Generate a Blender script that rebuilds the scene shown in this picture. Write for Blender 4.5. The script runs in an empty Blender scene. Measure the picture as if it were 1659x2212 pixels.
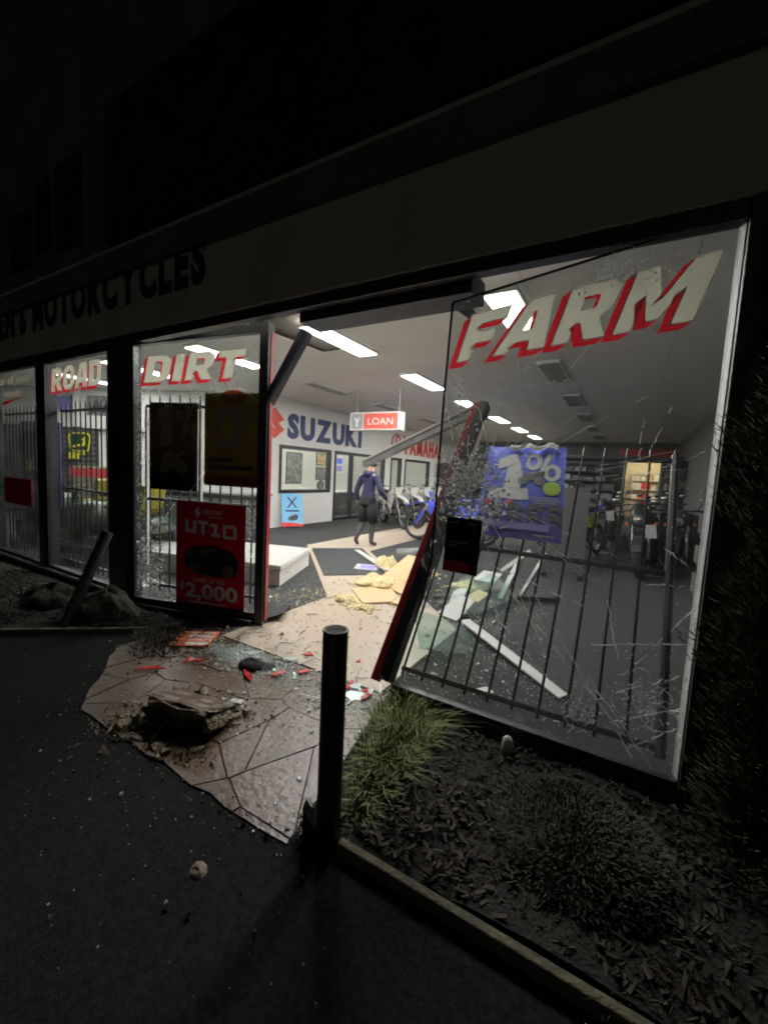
import bpy, bmesh, math, random
from mathutils import Vector, Matrix
random.seed(7)
R = math.radians
SC = bpy.context.scene
COL = SC.collection

# ------------------------------------------------------------------ camera
def aim(yaw, pitch, roll):
    fw = Vector((-math.sin(yaw)*math.cos(pitch), math.cos(yaw)*math.cos(pitch), -math.sin(pitch)))
    r = Vector((math.cos(yaw), math.sin(yaw), 0)); u = r.cross(fw)
    c, s = math.cos(roll), math.sin(roll)
    return c*r+s*u, -s*r+c*u, fw
cr, cu, cf = aim(R(30.354), R(5.395), R(2.944))
cam = bpy.data.cameras.new('camera'); camo = bpy.data.objects.new('camera', cam); COL.objects.link(camo)
M4 = Matrix((cr, cu, -cf)).transposed().to_4x4(); M4.translation = Vector((0, -2.25, 1.45))
camo.matrix_world = M4
cam.sensor_fit = 'VERTICAL'; cam.sensor_height = 36.0; cam.lens = 36.0*902/2212
cam.clip_start = 0.02; cam.clip_end = 500
SC.camera = camo

# ------------------------------------------------------------------ night sky, added low fill for town light, exposure
W = bpy.data.worlds.new('World'); SC.world = W; W.use_nodes = True
wn = W.node_tree; wn.nodes.clear()
sky = wn.nodes.new('ShaderNodeTexSky'); sky.sky_type = 'NISHITA'; sky.sun_disc = False
sky.sun_elevation = R(4); sky.sun_rotation = R(200); sky.dust_density = 3
bg = wn.nodes.new('ShaderNodeBackground'); bg.inputs['Strength'].default_value = 0.0012
wo = wn.nodes.new('ShaderNodeOutputWorld')
wn.links.new(sky.outputs[0], bg.inputs[0]); wn.links.new(bg.outputs[0], wo.inputs[0])
sl = bpy.data.lights.new('street_fill', 'SUN'); sl.energy = 0.034; sl.angle = R(12); sl.color = (1, .93, .82)  # unseen low fill light, added to lift the fascia more than the ground
slo = bpy.data.objects.new('street_fill', sl); COL.objects.link(slo)
slo.rotation_euler = Vector((-0.35, 0.90, -0.16)).to_track_quat('-Z', 'Y').to_euler()
SC.view_settings.view_transform = 'Standard'; SC.view_settings.look = 'None'
SC.view_settings.exposure = 0.0; SC.view_settings.gamma = 1.0
SC.render.engine = 'CYCLES'
SC.cycles.use_denoising = True
SC.cycles.max_bounces = 10; SC.cycles.transparent_max_bounces = 16; SC.cycles.transmission_bounces = 8
SC.cycles.caustics_refractive = False; SC.cycles.caustics_reflective = False
SC.cycles.sample_clamp_indirect = 6; SC.cycles.sample_clamp_direct = 7
SC.cycles.filter_width = 1.9
LAMP = 108.0          # radiance of the ceiling tubes

# ------------------------------------------------------------------ materials
MATS = {}
def mat(name, col, rough=.6, metal=0., var=.12, scale=6., bump=0., bscale=None, emit=0., spec=.5, col2=None, coat=0., detail=6., alpha=None):
    if name in MATS: return MATS[name]
    m = bpy.data.materials.new(name); m.use_nodes = True; t = m.node_tree
    b = t.nodes['Principled BSDF']
    b.inputs['Roughness'].default_value = rough; b.inputs['Metallic'].default_value = metal
    b.inputs['Specular IOR Level'].default_value = spec
    if coat: b.inputs['Coat Weight'].default_value = coat
    tc = t.nodes.new('ShaderNodeTexCoord')
    n = t.nodes.new('ShaderNodeTexNoise'); n.inputs['Scale'].default_value = scale; n.inputs['Detail'].default_value = detail
    t.links.new(tc.outputs['Object'], n.inputs['Vector'])
    rp = t.nodes.new('ShaderNodeValToRGB'); rp.color_ramp.elements[0].position = .28; rp.color_ramp.elements[1].position = .72
    c2 = col2 if col2 else tuple(min(1, c*(1+var)) for c in col)
    c1 = col if col2 else tuple(c*(1-var) for c in col)
    rp.color_ramp.elements[0].color = (*c1, 1); rp.color_ramp.elements[1].color = (*c2, 1)
    t.links.new(n.outputs['Fac'], rp.inputs['Fac']); t.links.new(rp.outputs['Color'], b.inputs['Base Color'])
    mr = t.nodes.new('ShaderNodeMapRange'); mr.inputs['To Min'].default_value = max(.02, rough-.1); mr.inputs['To Max'].default_value = min(1, rough+.12)
    n2 = t.nodes.new('ShaderNodeTexNoise'); n2.inputs['Scale'].default_value = scale*2.3; n2.inputs['Detail'].default_value = 3
    t.links.new(tc.outputs['Object'], n2.inputs['Vector']); t.links.new(n2.outputs['Fac'], mr.inputs['Value']); t.links.new(mr.outputs['Result'], b.inputs['Roughness'])
    if bump:
        bn = t.nodes.new('ShaderNodeTexNoise'); bn.inputs['Scale'].default_value = bscale or scale*8; bn.inputs['Detail'].default_value = 4
        t.links.new(tc.outputs['Object'], bn.inputs['Vector'])
        bp = t.nodes.new('ShaderNodeBump'); bp.inputs['Strength'].default_value = min(1, bump); bp.inputs['Distance'].default_value = .02
        t.links.new(bn.outputs['Fac'], bp.inputs['Height']); t.links.new(bp.outputs['Normal'], b.inputs['Normal'])
    if emit:
        b.inputs['Emission Color'].default_value = (*col, 1); b.inputs['Emission Strength'].default_value = emit
    MATS[name] = m; return m

def glass_mat(name, tint=(.93, .96, .95), rough=.02, dirt=.03):
    m = bpy.data.materials.new(name); m.use_nodes = True; t = m.node_tree; t.nodes.clear()
    o = t.nodes.new('ShaderNodeOutputMaterial'); tr = t.nodes.new('ShaderNodeBsdfTransparent'); tr.inputs[0].default_value = (*tint, 1)
    g = t.nodes.new('ShaderNodeBsdfGlossy'); g.inputs['Roughness'].default_value = rough
    f = t.nodes.new('ShaderNodeFresnel')
    ge = t.nodes.new('ShaderNodeNewGeometry'); mi = t.nodes.new('ShaderNodeMapRange'); mi.inputs['To Min'].default_value = 1.45; mi.inputs['To Max'].default_value = 1/1.45
    t.links.new(ge.outputs['Backfacing'], mi.inputs['Value']); t.links.new(mi.outputs[0], f.inputs['IOR'])   # thin pane: same sheen on both faces
    mx = t.nodes.new('ShaderNodeMixShader'); t.links.new(f.outputs[0], mx.inputs[0]); t.links.new(tr.outputs[0], mx.inputs[1]); t.links.new(g.outputs[0], mx.inputs[2])
    d = t.nodes.new('ShaderNodeBsdfDiffuse'); d.inputs[0].default_value = (.5, .52, .5, 1)
    tl = t.nodes.new('ShaderNodeBsdfTranslucent'); tl.inputs[0].default_value = (.5, .52, .5, 1)
    ad = t.nodes.new('ShaderNodeAddShader'); t.links.new(d.outputs[0], ad.inputs[0]); t.links.new(tl.outputs[0], ad.inputs[1])
    tc = t.nodes.new('ShaderNodeTexCoord'); n = t.nodes.new('ShaderNodeTexNoise'); n.inputs['Scale'].default_value = 3.; n.inputs['Detail'].default_value = 8
    t.links.new(tc.outputs['Object'], n.inputs['Vector'])
    mr = t.nodes.new('ShaderNodeMapRange'); mr.inputs['From Min'].default_value = .35; mr.inputs['From Max'].default_value = .75; mr.inputs['To Min'].default_value = dirt*.3; mr.inputs['To Max'].default_value = dirt*1.8
    t.links.new(n.outputs['Fac'], mr.inputs['Value'])
    m2 = t.nodes.new('ShaderNodeMixShader'); t.links.new(mr.outputs[0], m2.inputs[0]); t.links.new(mx.outputs[0], m2.inputs[1]); t.links.new(ad.outputs[0], m2.inputs[2])
    t.links.new(m2.outputs[0], o.inputs[0]); MATS[name] = m; return m

def shard_mat(name, tint=(.9, .97, .95), clear=.2, glint=.3, thru=.6, rough=.2):
    """crushed safety glass: partly clear, milky where crushed, glossy facets"""
    m = bpy.data.materials.new(name); m.use_nodes = True; t = m.node_tree; t.nodes.clear()
    o = t.nodes.new('ShaderNodeOutputMaterial'); mk = lambda k, a, b: None
    tr = t.nodes.new('ShaderNodeBsdfTransparent'); tl = t.nodes.new('ShaderNodeBsdfTranslucent'); df = t.nodes.new('ShaderNodeBsdfDiffuse'); gl = t.nodes.new('ShaderNodeBsdfGlossy')
    for n in (tr, tl, df, gl): n.inputs[0].default_value = (*tint, 1)
    gl.inputs['Roughness'].default_value = rough
    def mix(f, a, b):
        x = t.nodes.new('ShaderNodeMixShader'); x.inputs[0].default_value = f; t.links.new(a.outputs[0], x.inputs[1]); t.links.new(b.outputs[0], x.inputs[2]); return x
    r = mix(clear, mix(glint, mix(thru, df, tl), gl), tr); t.links.new(r.outputs[0], o.inputs[0]); MATS[name] = m; return m

def lamp_mat(name, col, strength):
    m = bpy.data.materials.new(name); m.use_nodes = True; t = m.node_tree; t.nodes.clear()
    o = t.nodes.new('ShaderNodeOutputMaterial'); e = t.nodes.new('ShaderNodeEmission')
    e.inputs[0].default_value = (*col, 1); e.inputs[1].default_value = strength; t.links.new(e.outputs[0], o.inputs[0]); MATS[name] = m; return m

mat('asphalt', (.008, .008, .008), .95, spec=.1, var=.3, scale=60, bump=.55, bscale=330, col2=(.028, .028, .027), detail=14)
mat('path_stone', (.062, .037, .023), .36, var=.2, scale=5, bump=.28, bscale=26, col2=(.125, .080, .052), detail=10)
mat('path_joint', (.05, .031, .02), .8, scale=20, bump=.5)
mat('soil', (.012, .009, .006), .95, var=.4, scale=10, bump=.8, bscale=60)
mat('mulch', (.028, .018, .010), .8, var=.45, scale=40)
mat('timber', (.11, .10, .06), .85, var=.3, scale=14, bump=.6, bscale=60)
mat('dark_metal', (.016, .017, .019), .42, metal=.0, var=.25, scale=8)
mat('dark_frame', (.02, .021, .025), .38, var=.25, scale=7, bump=.12, bscale=30)
mat('red_frame', (.32, .022, .028), .35, var=.3, scale=9)
mat('alu', (.62, .63, .62), .35, metal=.9, var=.12, scale=30)
mat('alu_strip', (.5, .5, .48), .45, var=.1, scale=30)
mat('bollard', (.022, .023, .025), .38, var=.4, scale=18, bump=.25, bscale=70)
mat('fascia', (.46, .46, .45), .65, var=.12, scale=2, bump=.1, bscale=60)
mat('fascia_text', (.02, .02, .022), .55)
mat('upper_wall', (.13, .115, .095), .8, var=.2, scale=2)
mat('sign_black', (.02, .02, .02), .6, var=.3)
mat('navy_beam', (.03, .035, .055), .5, var=.3, scale=5)
mat('wall_paint', (.72, .72, .69), .7, var=.05, scale=1.5, bump=.05, bscale=60)
mat('ceiling', (.85, .84, .81), .8, var=.05, scale=1.2, bump=.05, bscale=80)
mat('dark_paint', (.10, .10, .10), .7, var=.1, scale=2)
mat('carpet', (.028, .0285, .029), .95, var=.3, scale=14, bump=.8, bscale=240)
mat('tile', (.40, .325, .25), .32, var=.16, scale=2.5, bump=.08, bscale=18, col2=(.47, .40, .32), detail=10)
mat('doormat', (.032, .034, .036), .95, var=.35, scale=20, bump=.9, bscale=160)
mat('white_gloss', (.78, .78, .75), .3, var=.03)
mat('white', (.64, .64, .62), .6, var=.05)
mat('paper', (.86, .86, .84), .7, var=.03)
mat('black', (.012, .012, .013), .5, var=.3)
mat('rubber', (.014, .014, .014), .8, var=.3, scale=30, bump=.5, bscale=70)
mat('chrome', (.7, .7, .7), .16, metal=1, var=.05)
mat('grey_metal', (.25, .25, .26), .4, metal=.7, var=.2)
mat('engine', (.09, .09, .095), .45, metal=.5, var=.3, scale=20)
mat('blue_plastic', (.012, .03, .42), .3, var=.12)
mat('white_plastic', (.62, .62, .58), .35, var=.08)
mat('green_plastic', (.005, .035, .009), .4, var=.15)
mat('mower_green', (.004, .016, .005), .4, var=.2)
mat('mower_yellow', (.20, .17, .01), .5, var=.2)
mat('yellow_plastic', (.62, .55, .03), .45, var=.1)
mat('red_plastic', (.55, .03, .025), .35, var=.12)
mat('orange_paint', (.70, .13, .03), .5, var=.1)
mat('red_paint', (.46, .03, .035), .5, var=.1)
mat('navy_sign', (.025, .04, .13), .5, var=.12)
mat('loan_red', (.62, .08, .05), .45)
mat('insulation', (.80, .66, .32), .95, var=.25, scale=24, bump=1., bscale=60, col2=(.90, .82, .55))
mat('board_brown', (.50, .36, .20), .75, var=.14, scale=7, bump=.15, bscale=50)
mat('board_edge', (.30, .20, .11), .8)
mat('concrete', (.15, .122, .085), .9, var=.35, scale=9, bump=.9, bscale=36, col2=(.27, .225, .155))
mat('rock_dark', (.05, .05, .042), .9, var=.4, scale=7, bump=.9, bscale=24)
mat('moss_rock', (.016, .016, .009), .95, var=.5, scale=9, bump=1., bscale=26, col2=(.042, .038, .024))
mat('grass', (.075, .115, .004), .6, var=.4, scale=5, col2=(.15, .17, .012))
mat('grass_dark', (.024, .022, .008), .7, var=.4, scale=5)
mat('conifer', (.085, .085, .035), .95, var=.4, scale=8)
mat('bark', (.05, .035, .025), .9, var=.3, bump=.6)
mat('poster_blue', (.12, .17, .92), .45, var=.1, scale=3)
mat('poster_indigo', (.09, .06, .46), .45, var=.1, scale=3)
mat('poster_violet', (.30, .26, .70), .45, var=.1, scale=3)
mat('poster_lightblue', (.22, .52, .78), .5, var=.1)
mat('lime', (.42, .66, .02), .5)
mat('red_print', (.7, .06, .05), .5)
mat('navy_cloth', (.018, .02, .055), .9, var=.2, scale=30, bump=1., bscale=14)
mat('black_cloth', (.012, .012, .013), .9, var=.2, scale=30, bump=1., bscale=14)
mat('grey_cloth', (.05, .05, .055), .9, var=.2, scale=30)
mat('skin', (.42, .26, .19), .6)
mat('shoe', (.06, .02, .022), .7)
mat('carton', (.42, .28, .14), .8, var=.1)
mat('cream_wall', (.75, .68, .50), .8, var=.04)
mat('grey_panel', (.075, .075, .075), .6, var=.06)
mat('unlit_diffuser', (.30, .30, .29), .5)
mat('vent_dark', (.09, .09, .09), .6)
mat('crumpled_film', (.16, .17, .18), .25, var=.4, scale=20, bump=.8, bscale=30)
mat('photo_grey', (.16, .16, .17), .4, var=.7, scale=7)
mat('photo_warm', (.40, .30, .18), .4, var=.7, scale=9)
glass_mat('glass', dirt=.006); glass_mat('glass_dirty', tint=(.85, .87, .86), dirt=.012); glass_mat('glass_sheet', tint=(.80, .89, .86), dirt=.07)
shard_mat('shards', tint=(1, 1, 1), thru=.85, clear=.0, glint=.4, rough=.3); shard_mat('shards_floor', tint=(.84, .95, .91), thru=.6, clear=.05, glint=.38, rough=.22); shard_mat('crack', tint=(1, 1, 1), thru=.85, clear=.0, glint=.35, rough=.3)
lamp_mat('tube', (1, .985, .95), LAMP); lamp_mat('office_tube', (1, .95, .84), 95.0); lamp_mat('warm_tube', (1, .84, .58), 80.0)
lamp_mat('led', (1, .96, .88), 14.0)

def vinyl_mat(name, col, thru=.6):
    """thin vinyl or paper: reflects and lets light through"""
    m = bpy.data.materials.new(name); m.use_nodes = True; t = m.node_tree; t.nodes.clear()
    o = t.nodes.new('ShaderNodeOutputMaterial'); d = t.nodes.new('ShaderNodeBsdfDiffuse'); tl = t.nodes.new('ShaderNodeBsdfTranslucent')
    tc = t.nodes.new('ShaderNodeTexCoord'); n = t.nodes.new('ShaderNodeTexNoise'); n.inputs['Scale'].default_value = 7; n.inputs['Detail'].default_value = 8
    rp = t.nodes.new('ShaderNodeValToRGB'); rp.color_ramp.elements[0].color = (*[c*.82 for c in col], 1); rp.color_ramp.elements[1].color = (*[min(1, c*1.1) for c in col], 1)
    t.links.new(tc.outputs['Object'], n.inputs['Vector']); t.links.new(n.outputs['Fac'], rp.inputs['Fac'])
    t.links.new(rp.outputs[0], d.inputs[0]); t.links.new(rp.outputs[0], tl.inputs[0])
    mx = t.nodes.new('ShaderNodeMixShader'); mx.inputs[0].default_value = thru; t.links.new(d.outputs[0], mx.inputs[1]); t.links.new(tl.outputs[0], mx.inputs[2]); t.links.new(mx.outputs[0], o.inputs[0])
    MATS[name] = m; return m
vinyl_mat('decal_cream', (.60, .58, .47)); vinyl_mat('decal_red', (.52, .02, .03)); vinyl_mat('decal_edge', (.85, .84, .78))
vinyl_mat('deep_red', (.46, .016, .04), .09); vinyl_mat('pale_print', (.66, .66, .68), .15); vinyl_mat('poster_yellow', (.46, .34, .05), .06); vinyl_mat('poster_orange', (.62, .15, .03), .4); vinyl_mat('poster_grey', (.42, .42, .44), .25); vinyl_mat('poster_black', (.035, .035, .05), .25)

# ------------------------------------------------------------------ mesh helpers
class MB:
    def __init__(s): s.v = []; s.f = []
    def add(s, vs, fs):
        o = len(s.v); s.v += [Vector(v) for v in vs]; s.f += [tuple(i+o for i in f) for f in fs]; return s
    def box(s, c, d, rot=None):
        x, y, z = d[0]/2, d[1]/2, d[2]/2
        vs = [Vector((a*x, b*y, e*z)) for e in (-1, 1) for a, b in ((-1, -1), (1, -1), (1, 1), (-1, 1))]
        if rot is not None: vs = [rot @ v for v in vs]
        c = Vector(c)
        return s.add([v+c for v in vs], [(3, 2, 1, 0), (4, 5, 6, 7), (0, 1, 5, 4), (1, 2, 6, 5), (2, 3, 7, 6), (3, 0, 4, 7)])
    def beam(s, a, b, w, h, up=(0, 0, 1)):
        a, b = Vector(a), Vector(b); d = (b-a); L = d.length; d.normalize(); up = Vector(up)
        if abs(d.dot(up)) > .98: up = Vector((0, 1, 0))
        y = up.cross(d).normalized(); z = d.cross(y)
        return s.box((a+b)/2, (L, w, h), Matrix((d, y, z)).transposed())
    def tube(s, path, r, seg=8, caps=True):
        path = [Vector(p) for p in path]; n = len(path)
        rs = r if isinstance(r, (list, tuple)) else [r]*n
        ring = []; prev = None
        for i, p in enumerate(path):
            d = (path[min(i+1, n-1)]-path[max(i-1, 0)]).normalized()
            ref = prev if prev is not None else (Vector((0, 0, 1)) if abs(d.z) < .9 else Vector((1, 0, 0)))
            x = (ref-d*ref.dot(d)).normalized(); prev = x; y = d.cross(x)
            ring.append([p+(x*math.cos(2*math.pi*k/seg)+y*math.sin(2*math.pi*k/seg))*rs[i] for k in range(seg)])
        vs = [v for rg in ring for v in rg]; fs = []
        for i in range(n-1):
            for k in range(seg):
                k2 = (k+1) % seg; fs.append((i*seg+k, i*seg+k2, (i+1)*seg+k2, (i+1)*seg+k))
        if caps: fs += [tuple(range(seg))[::-1], tuple((n-1)*seg+k for k in range(seg))]
        return s.add(vs, fs)
    def torus(s, c, R0, r0, axis='Y', n=28, m=8, flat=1.):
        vs = []; c = Vector(c)
        for i in range(n):
            a = 2*math.pi*i/n
            for j in range(m):
                b = 2*math.pi*j/m; rr = R0+r0*math.cos(b); w = r0*flat*math.sin(b)
                p = (rr*math.cos(a), w, rr*math.sin(a))
                if axis == 'Z': p = (p[0], p[2], p[1])
                if axis == 'X': p = (p[1], p[0], p[2])
                vs.append(c+Vector(p))
        return s.add(vs, [(i*m+j, ((i+1) % n)*m+j, ((i+1) % n)*m+(j+1) % m, i*m+(j+1) % m) for i in range(n) for j in range(m)])
    def loft(s, secs, seg=12, p=2.4):
        """sections (x, y, z, half_y, half_z) across X, superellipse"""
        vs = []
        for x, y, z, hy, hz in secs:
            for k in range(seg):
                a = 2*math.pi*k/seg; c, q = math.cos(a), math.sin(a)
                vs.append((x, y+hy*math.copysign(abs(c)**(2/p), c), z+hz*math.copysign(abs(q)**(2/p), q)))
        n = len(secs); fs = [(i*seg+k, i*seg+(k+1) % seg, (i+1)*seg+(k+1) % seg, (i+1)*seg+k) for i in range(n-1) for k in range(seg)]
        fs += [tuple(range(seg))[::-1], tuple((n-1)*seg+k for k in range(seg))]
        return s.add(vs, fs)
    def prism(s, poly, z0, z1, top=None):
        n = len(poly); top = top or poly
        vs = [(x, y, z0) for x, y in poly]+[(x, y, z1) for x, y in top]
        return s.add(vs, [tuple(range(n))[::-1], tuple(range(n, 2*n))]+[(i, (i+1) % n, n+(i+1) % n, n+i) for i in range(n)])
    def tet(s, c, r):
        q = Vector([random.gauss(0, 1) for _ in range(3)]).normalized()
        mat3 = q.to_track_quat('Z', 'Y').to_matrix() @ Matrix.Rotation(random.uniform(0, 6.28), 3, 'Z')
        k = random.uniform(.35, 1); j = random.uniform(.2, .6)
        vs = [Vector((r, 0, -r*j)), Vector((-r*.5, r*.8*k, -r*j)), Vector((-r*.6*k, -r*.8, -r*j)), Vector((r*.3, r*.2, r*j)), ]
        return s.add([mat3 @ v+Vector(c) for v in vs], [(0, 2, 1), (0, 1, 3), (1, 2, 3), (2, 0, 3)])
    def plate(s, c, r, tilt=.26):
        n = random.choice((3, 4, 4)); a0 = random.uniform(0, 6.28); rot = Matrix.Rotation(random.gauss(0, tilt), 3, 'X') @ Matrix.Rotation(random.gauss(0, tilt), 3, 'Y')
        P = [Vector((math.cos(a0+6.28*i/n)*r*random.uniform(.5, 1.1), math.sin(a0+6.28*i/n)*r*random.uniform(.5, 1.1), 0)) for i in range(n)]; h = Vector((0, 0, r*.35))
        vs = [rot @ p+Vector(c) for p in P]+[rot @ (p*.9+h)+Vector(c) for p in P]
        return s.add(vs, [tuple(range(n, 2*n))]+[(i, (i+1) % n, n+(i+1) % n, n+i) for i in range(n)])
    def mesh(s, name):
        me = bpy.data.meshes.new(name); me.from_pydata([tuple(v) for v in s.v], [], s.f); me.update(); return me
    def build(s, name, m, parent=None, smooth=False, bevel=0., sub=0):
        o = link(name, s.mesh(name), m, parent)
        if smooth:
            for p in o.data.polygons: p.use_smooth = True
        if bevel:
            b = o.modifiers.new('bevel', 'BEVEL'); b.width = bevel; b.segments = 2; b.limit_method = 'ANGLE'
        if sub:
            b = o.modifiers.new('sub', 'SUBSURF'); b.levels = sub; b.render_levels = sub
        return o

def link(name, me, m, parent=None):
    o = bpy.data.objects.new(name, me); COL.objects.link(o)
    if m: me.materials.append(MATS[m] if isinstance(m, str) else m)
    if parent is not None: o.parent = parent
    return o
def tag(o, label=None, cat=None, group=None, kind=None):
    if label: o['label'] = label
    if cat: o['category'] = cat
    if group: o['group'] = group
    if kind: o['kind'] = kind
    return o
def empty(name, loc=(0, 0, 0), rz=0., label=None, cat=None, group=None):
    o = bpy.data.objects.new(name, None); COL.objects.link(o); o.location = loc; o.rotation_euler = (0, 0, rz); o.empty_display_size = .1
    return tag(o, label, cat, group)
def children(o): return [c for c in bpy.data.objects if c.parent == o]
def copy_tree(o, parent=None):
    c = o.copy(); COL.objects.link(c)
    if parent is not None: c.parent = parent
    for ch in children(o): copy_tree(ch, c)
    return c
class Frame:
    """a flat working plane: origin, right, up; n points to the viewer of the print"""
    def __init__(s, o, u, v=(0, 0, 1)):
        s.o = Vector(o); s.u = Vector(u).normalized(); s.v = Vector(v).normalized(); s.n = s.u.cross(s.v)
    def p(s, a, b, w=0.): return s.o+s.u*a+s.v*b+s.n*w
    def mat3(s): return Matrix((s.u, s.v, s.n)).transposed()
def flat_mesh(outlines, F, w, th=.001):
    c = bpy.data.curves.new('c', 'CURVE'); c.dimensions = '2D'; c.fill_mode = 'BOTH'; c.extrude = th/2
    for ol in outlines:
        sp = c.splines.new('POLY'); sp.points.add(len(ol)-1); sp.use_cyclic_u = True
        for q, (x, y) in zip(sp.points, ol): q.co = (x, y, 0, 1)
    o = bpy.data.objects.new('c', c); me = bpy.data.meshes.new_from_object(o)
    bpy.data.objects.remove(o); bpy.data.curves.remove(c)
    for v in me.vertices: v.co = F.p(v.co.x, v.co.y, w+v.co.z)
    return me
def flat(name, outlines, F, w, m, parent=None, th=.001):
    me = flat_mesh(outlines, F, w, th); me.materials.clear(); return link(name, me, m, parent)
def text_outline_mesh(txt, size, F, a, b, w, th=.001, bold=.02, xs=1., shear=0., align='LEFT', width=None):
    c = bpy.data.curves.new('t', 'FONT'); c.body = txt; c.size = size; c.offset = bold*size; c.extrude = th/2; c.shear = shear; c.resolution_u = 3
    o = bpy.data.objects.new('t', c); me = bpy.data.meshes.new_from_object(o)
    bpy.data.objects.remove(o); bpy.data.curves.remove(c)
    if not me.vertices: return me, 0
    x0 = min(v.co.x for v in me.vertices); x1 = max(v.co.x for v in me.vertices)
    if width: xs = width/(x1-x0)
    W_ = (x1-x0)*xs; off = {'LEFT': 0, 'CENTER': -W_/2, 'RIGHT': -W_}[align]
    for v in me.vertices: v.co = F.p(a+off+(v.co.x-x0)*xs, b+v.co.y, w+v.co.z)
    return me, W_
def text(name, txt, size, F, a, b, w, m, parent=None, **k):
    me, W_ = text_outline_mesh(txt, size, F, a, b, w, **k); me.materials.clear(); return link(name, me, m, parent), W_
def rect(x0, y0, x1, y1): return [(x0, y0), (x1, y0), (x1, y1), (x0, y1)]
def disc(cx, cy, r, ry=None, n=24): return [(cx+r*math.cos(2*math.pi*i/n), cy+(ry or r)*math.sin(2*math.pi*i/n)) for i in range(n)]
BLOCK = {
 'D': [[(0, 0), (.62, 0), (.82, .2), (.82, .8), (.62, 1), (0, 1)], [(.28, .22), (.28, .78), (.48, .78), (.53, .72), (.53, .28), (.48, .22)]],
 'I': [[(0, 0), (.3, 0), (.3, 1), (0, 1)]],
 'R': [[(0, 0), (.28, 0), (.28, .33), (.36, .33), (.52, 0), (.86, 0), (.65, .37), (.8, .5), (.82, .85), (.65, 1), (0, 1)], [(.28, .55), (.28, .79), (.50, .79), (.53, .74), (.53, .60), (.50, .55)]],
 'T': [[(.24, 0), (.54, 0), (.54, .75), (.80, .75), (.80, 1), (0, 1), (0, .75), (.24, .75)]],
 'F': [[(0, 0), (.28, 0), (.28, .36), (.62, .36), (.62, .6), (.28, .6), (.28, .76), (.76, .76), (.76, 1), (0, 1)]],
 'A': [[(-.08, 0), (.22, 0), (.28, .2), (.54, .2), (.56, 0), (.88, 0), (.72, 1), (.30, 1)], [(.36, .42), (.52, .42), (.50, .76), (.46, .76)]],
 'M': [[(0, 0), (.27, 0), (.27, .56), (.42, .12), (.60, .12), (.80, .56), (.80, 0), (1.10, 0), (1.10, 1), (.76, 1), (.53, .46), (.32, 1), (0, 1)]],
 'O': [[(.2, 0), (.62, 0), (.82, .2), (.82, .8), (.62, 1), (.2, 1), (0, .8), (0, .2)], [(.28, .26), (.28, .74), (.32, .79), (.50, .79), (.54, .74), (.54, .26), (.50, .21), (.32, .21)]],
}
ADV = {'D': .94, 'I': .42, 'R': .96, 'T': .86, 'F': .80, 'A': .98, 'M': 1.2, 'O': .94}
def block_word(word, F, a0, b0, h, length, rise, shear, w, parent, grow=0.):
    tot = sum(ADV[c] for c in word[:-1])+max(x for x, y in BLOCK[word[-1]][0])
    x = 0.
    for i, ch in enumerate(word):
        def T(q, dx=0, dy=0, s=1.):
            t = (x+q[0])/tot; hh = h*(1+grow*t)
            return (a0+length*t+shear*hh*q[1]+dx, b0+rise*t+hh*q[1]+dy)
        sm = MB(); dx, dy = -.17*h, -.12*h
        for ol in BLOCK[ch]:
            pl = [T(q) for q in ol]; ar = sum(pl[k][0]*pl[(k+1) % len(pl)][1]-pl[(k+1) % len(pl)][0]*pl[k][1] for k in range(len(pl)))
            hole = ol is not BLOCK[ch][0]
            for k in range(len(pl)):
                p, q = pl[k], pl[(k+1) % len(pl)]; nx, ny = (q[1]-p[1]), -(q[0]-p[0])
                if (ar < 0) != hole: nx, ny = -nx, -ny
                if nx*dx+ny*dy > 1e-7:
                    f_ = .45 if hole else 1.
                    sm.add([F.p(p[0], p[1], w), F.p(q[0], q[1], w), F.p(q[0]+dx*f_, q[1]+dy*f_, w), F.p(p[0]+dx*f_, p[1]+dy*f_, w)], [(0, 1, 2, 3)])
        sh = sm.build('letter_shadow', 'decal_red')
        face = flat('letter', [[T(q) for q in ol] for ol in BLOCK[ch]], F, w+.0022, 'decal_cream', parent, th=0)
        ed = [(T(q)[0], T(q)[1]) for q in BLOCK[ch][0]]
        mb = MB()
        for k in range(len(ed)):
            p, q = ed[k], ed[(k+1) % len(ed)]
            mb.beam(F.p(*p, w+.0036), F.p(*q, w+.0036), .006, .0012, up=F.n)
        sh.parent = face; mb.build('letter_edge', 'decal_edge', face)
        x += ADV[ch]
def jitter_ball(mb, c, rx, ry, rz, n=10, m=14, amp=.18, seed=0, flatbase=True):
    rnd = random.Random(seed); ph = [rnd.uniform(0, 6.28) for _ in range(12)]; vs = []
    for i in range(n+1):
        th = math.pi*i/n
        for j in range(m):
            a = 2*math.pi*j/m
            d = 1+amp*(math.sin(2*a+ph[0]+th*2)+.7*math.sin(3*a+ph[1]-th*3)+.6*math.sin(5*th+ph[2]+a*2)+.5*math.sin(7*a+ph[3]+4*th))/2+rnd.uniform(-amp, amp)*.25
            z = math.cos(th)
            vs.append((c[0]+rx*d*math.sin(th)*math.cos(a), c[1]+ry*d*math.sin(th)*math.sin(a), c[2]+rz*(d*z if (z > 0 or not flatbase) else .35*z)))
    mb.add(vs, [(i*m+j, (i+1)*m+j, (i+1)*m+(j+1) % m, i*m+(j+1) % m) for i in range(n) for j in range(m)]); return mb
def inpoly(x, y, P):
    r = False; n = len(P)
    for i in range(n):
        x1, y1 = P[i]; x2, y2 = P[(i+1) % n]
        if (y1 > y) != (y2 > y) and x < (x2-x1)*(y-y1)/(y2-y1)+x1: r = not r
    return r
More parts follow.
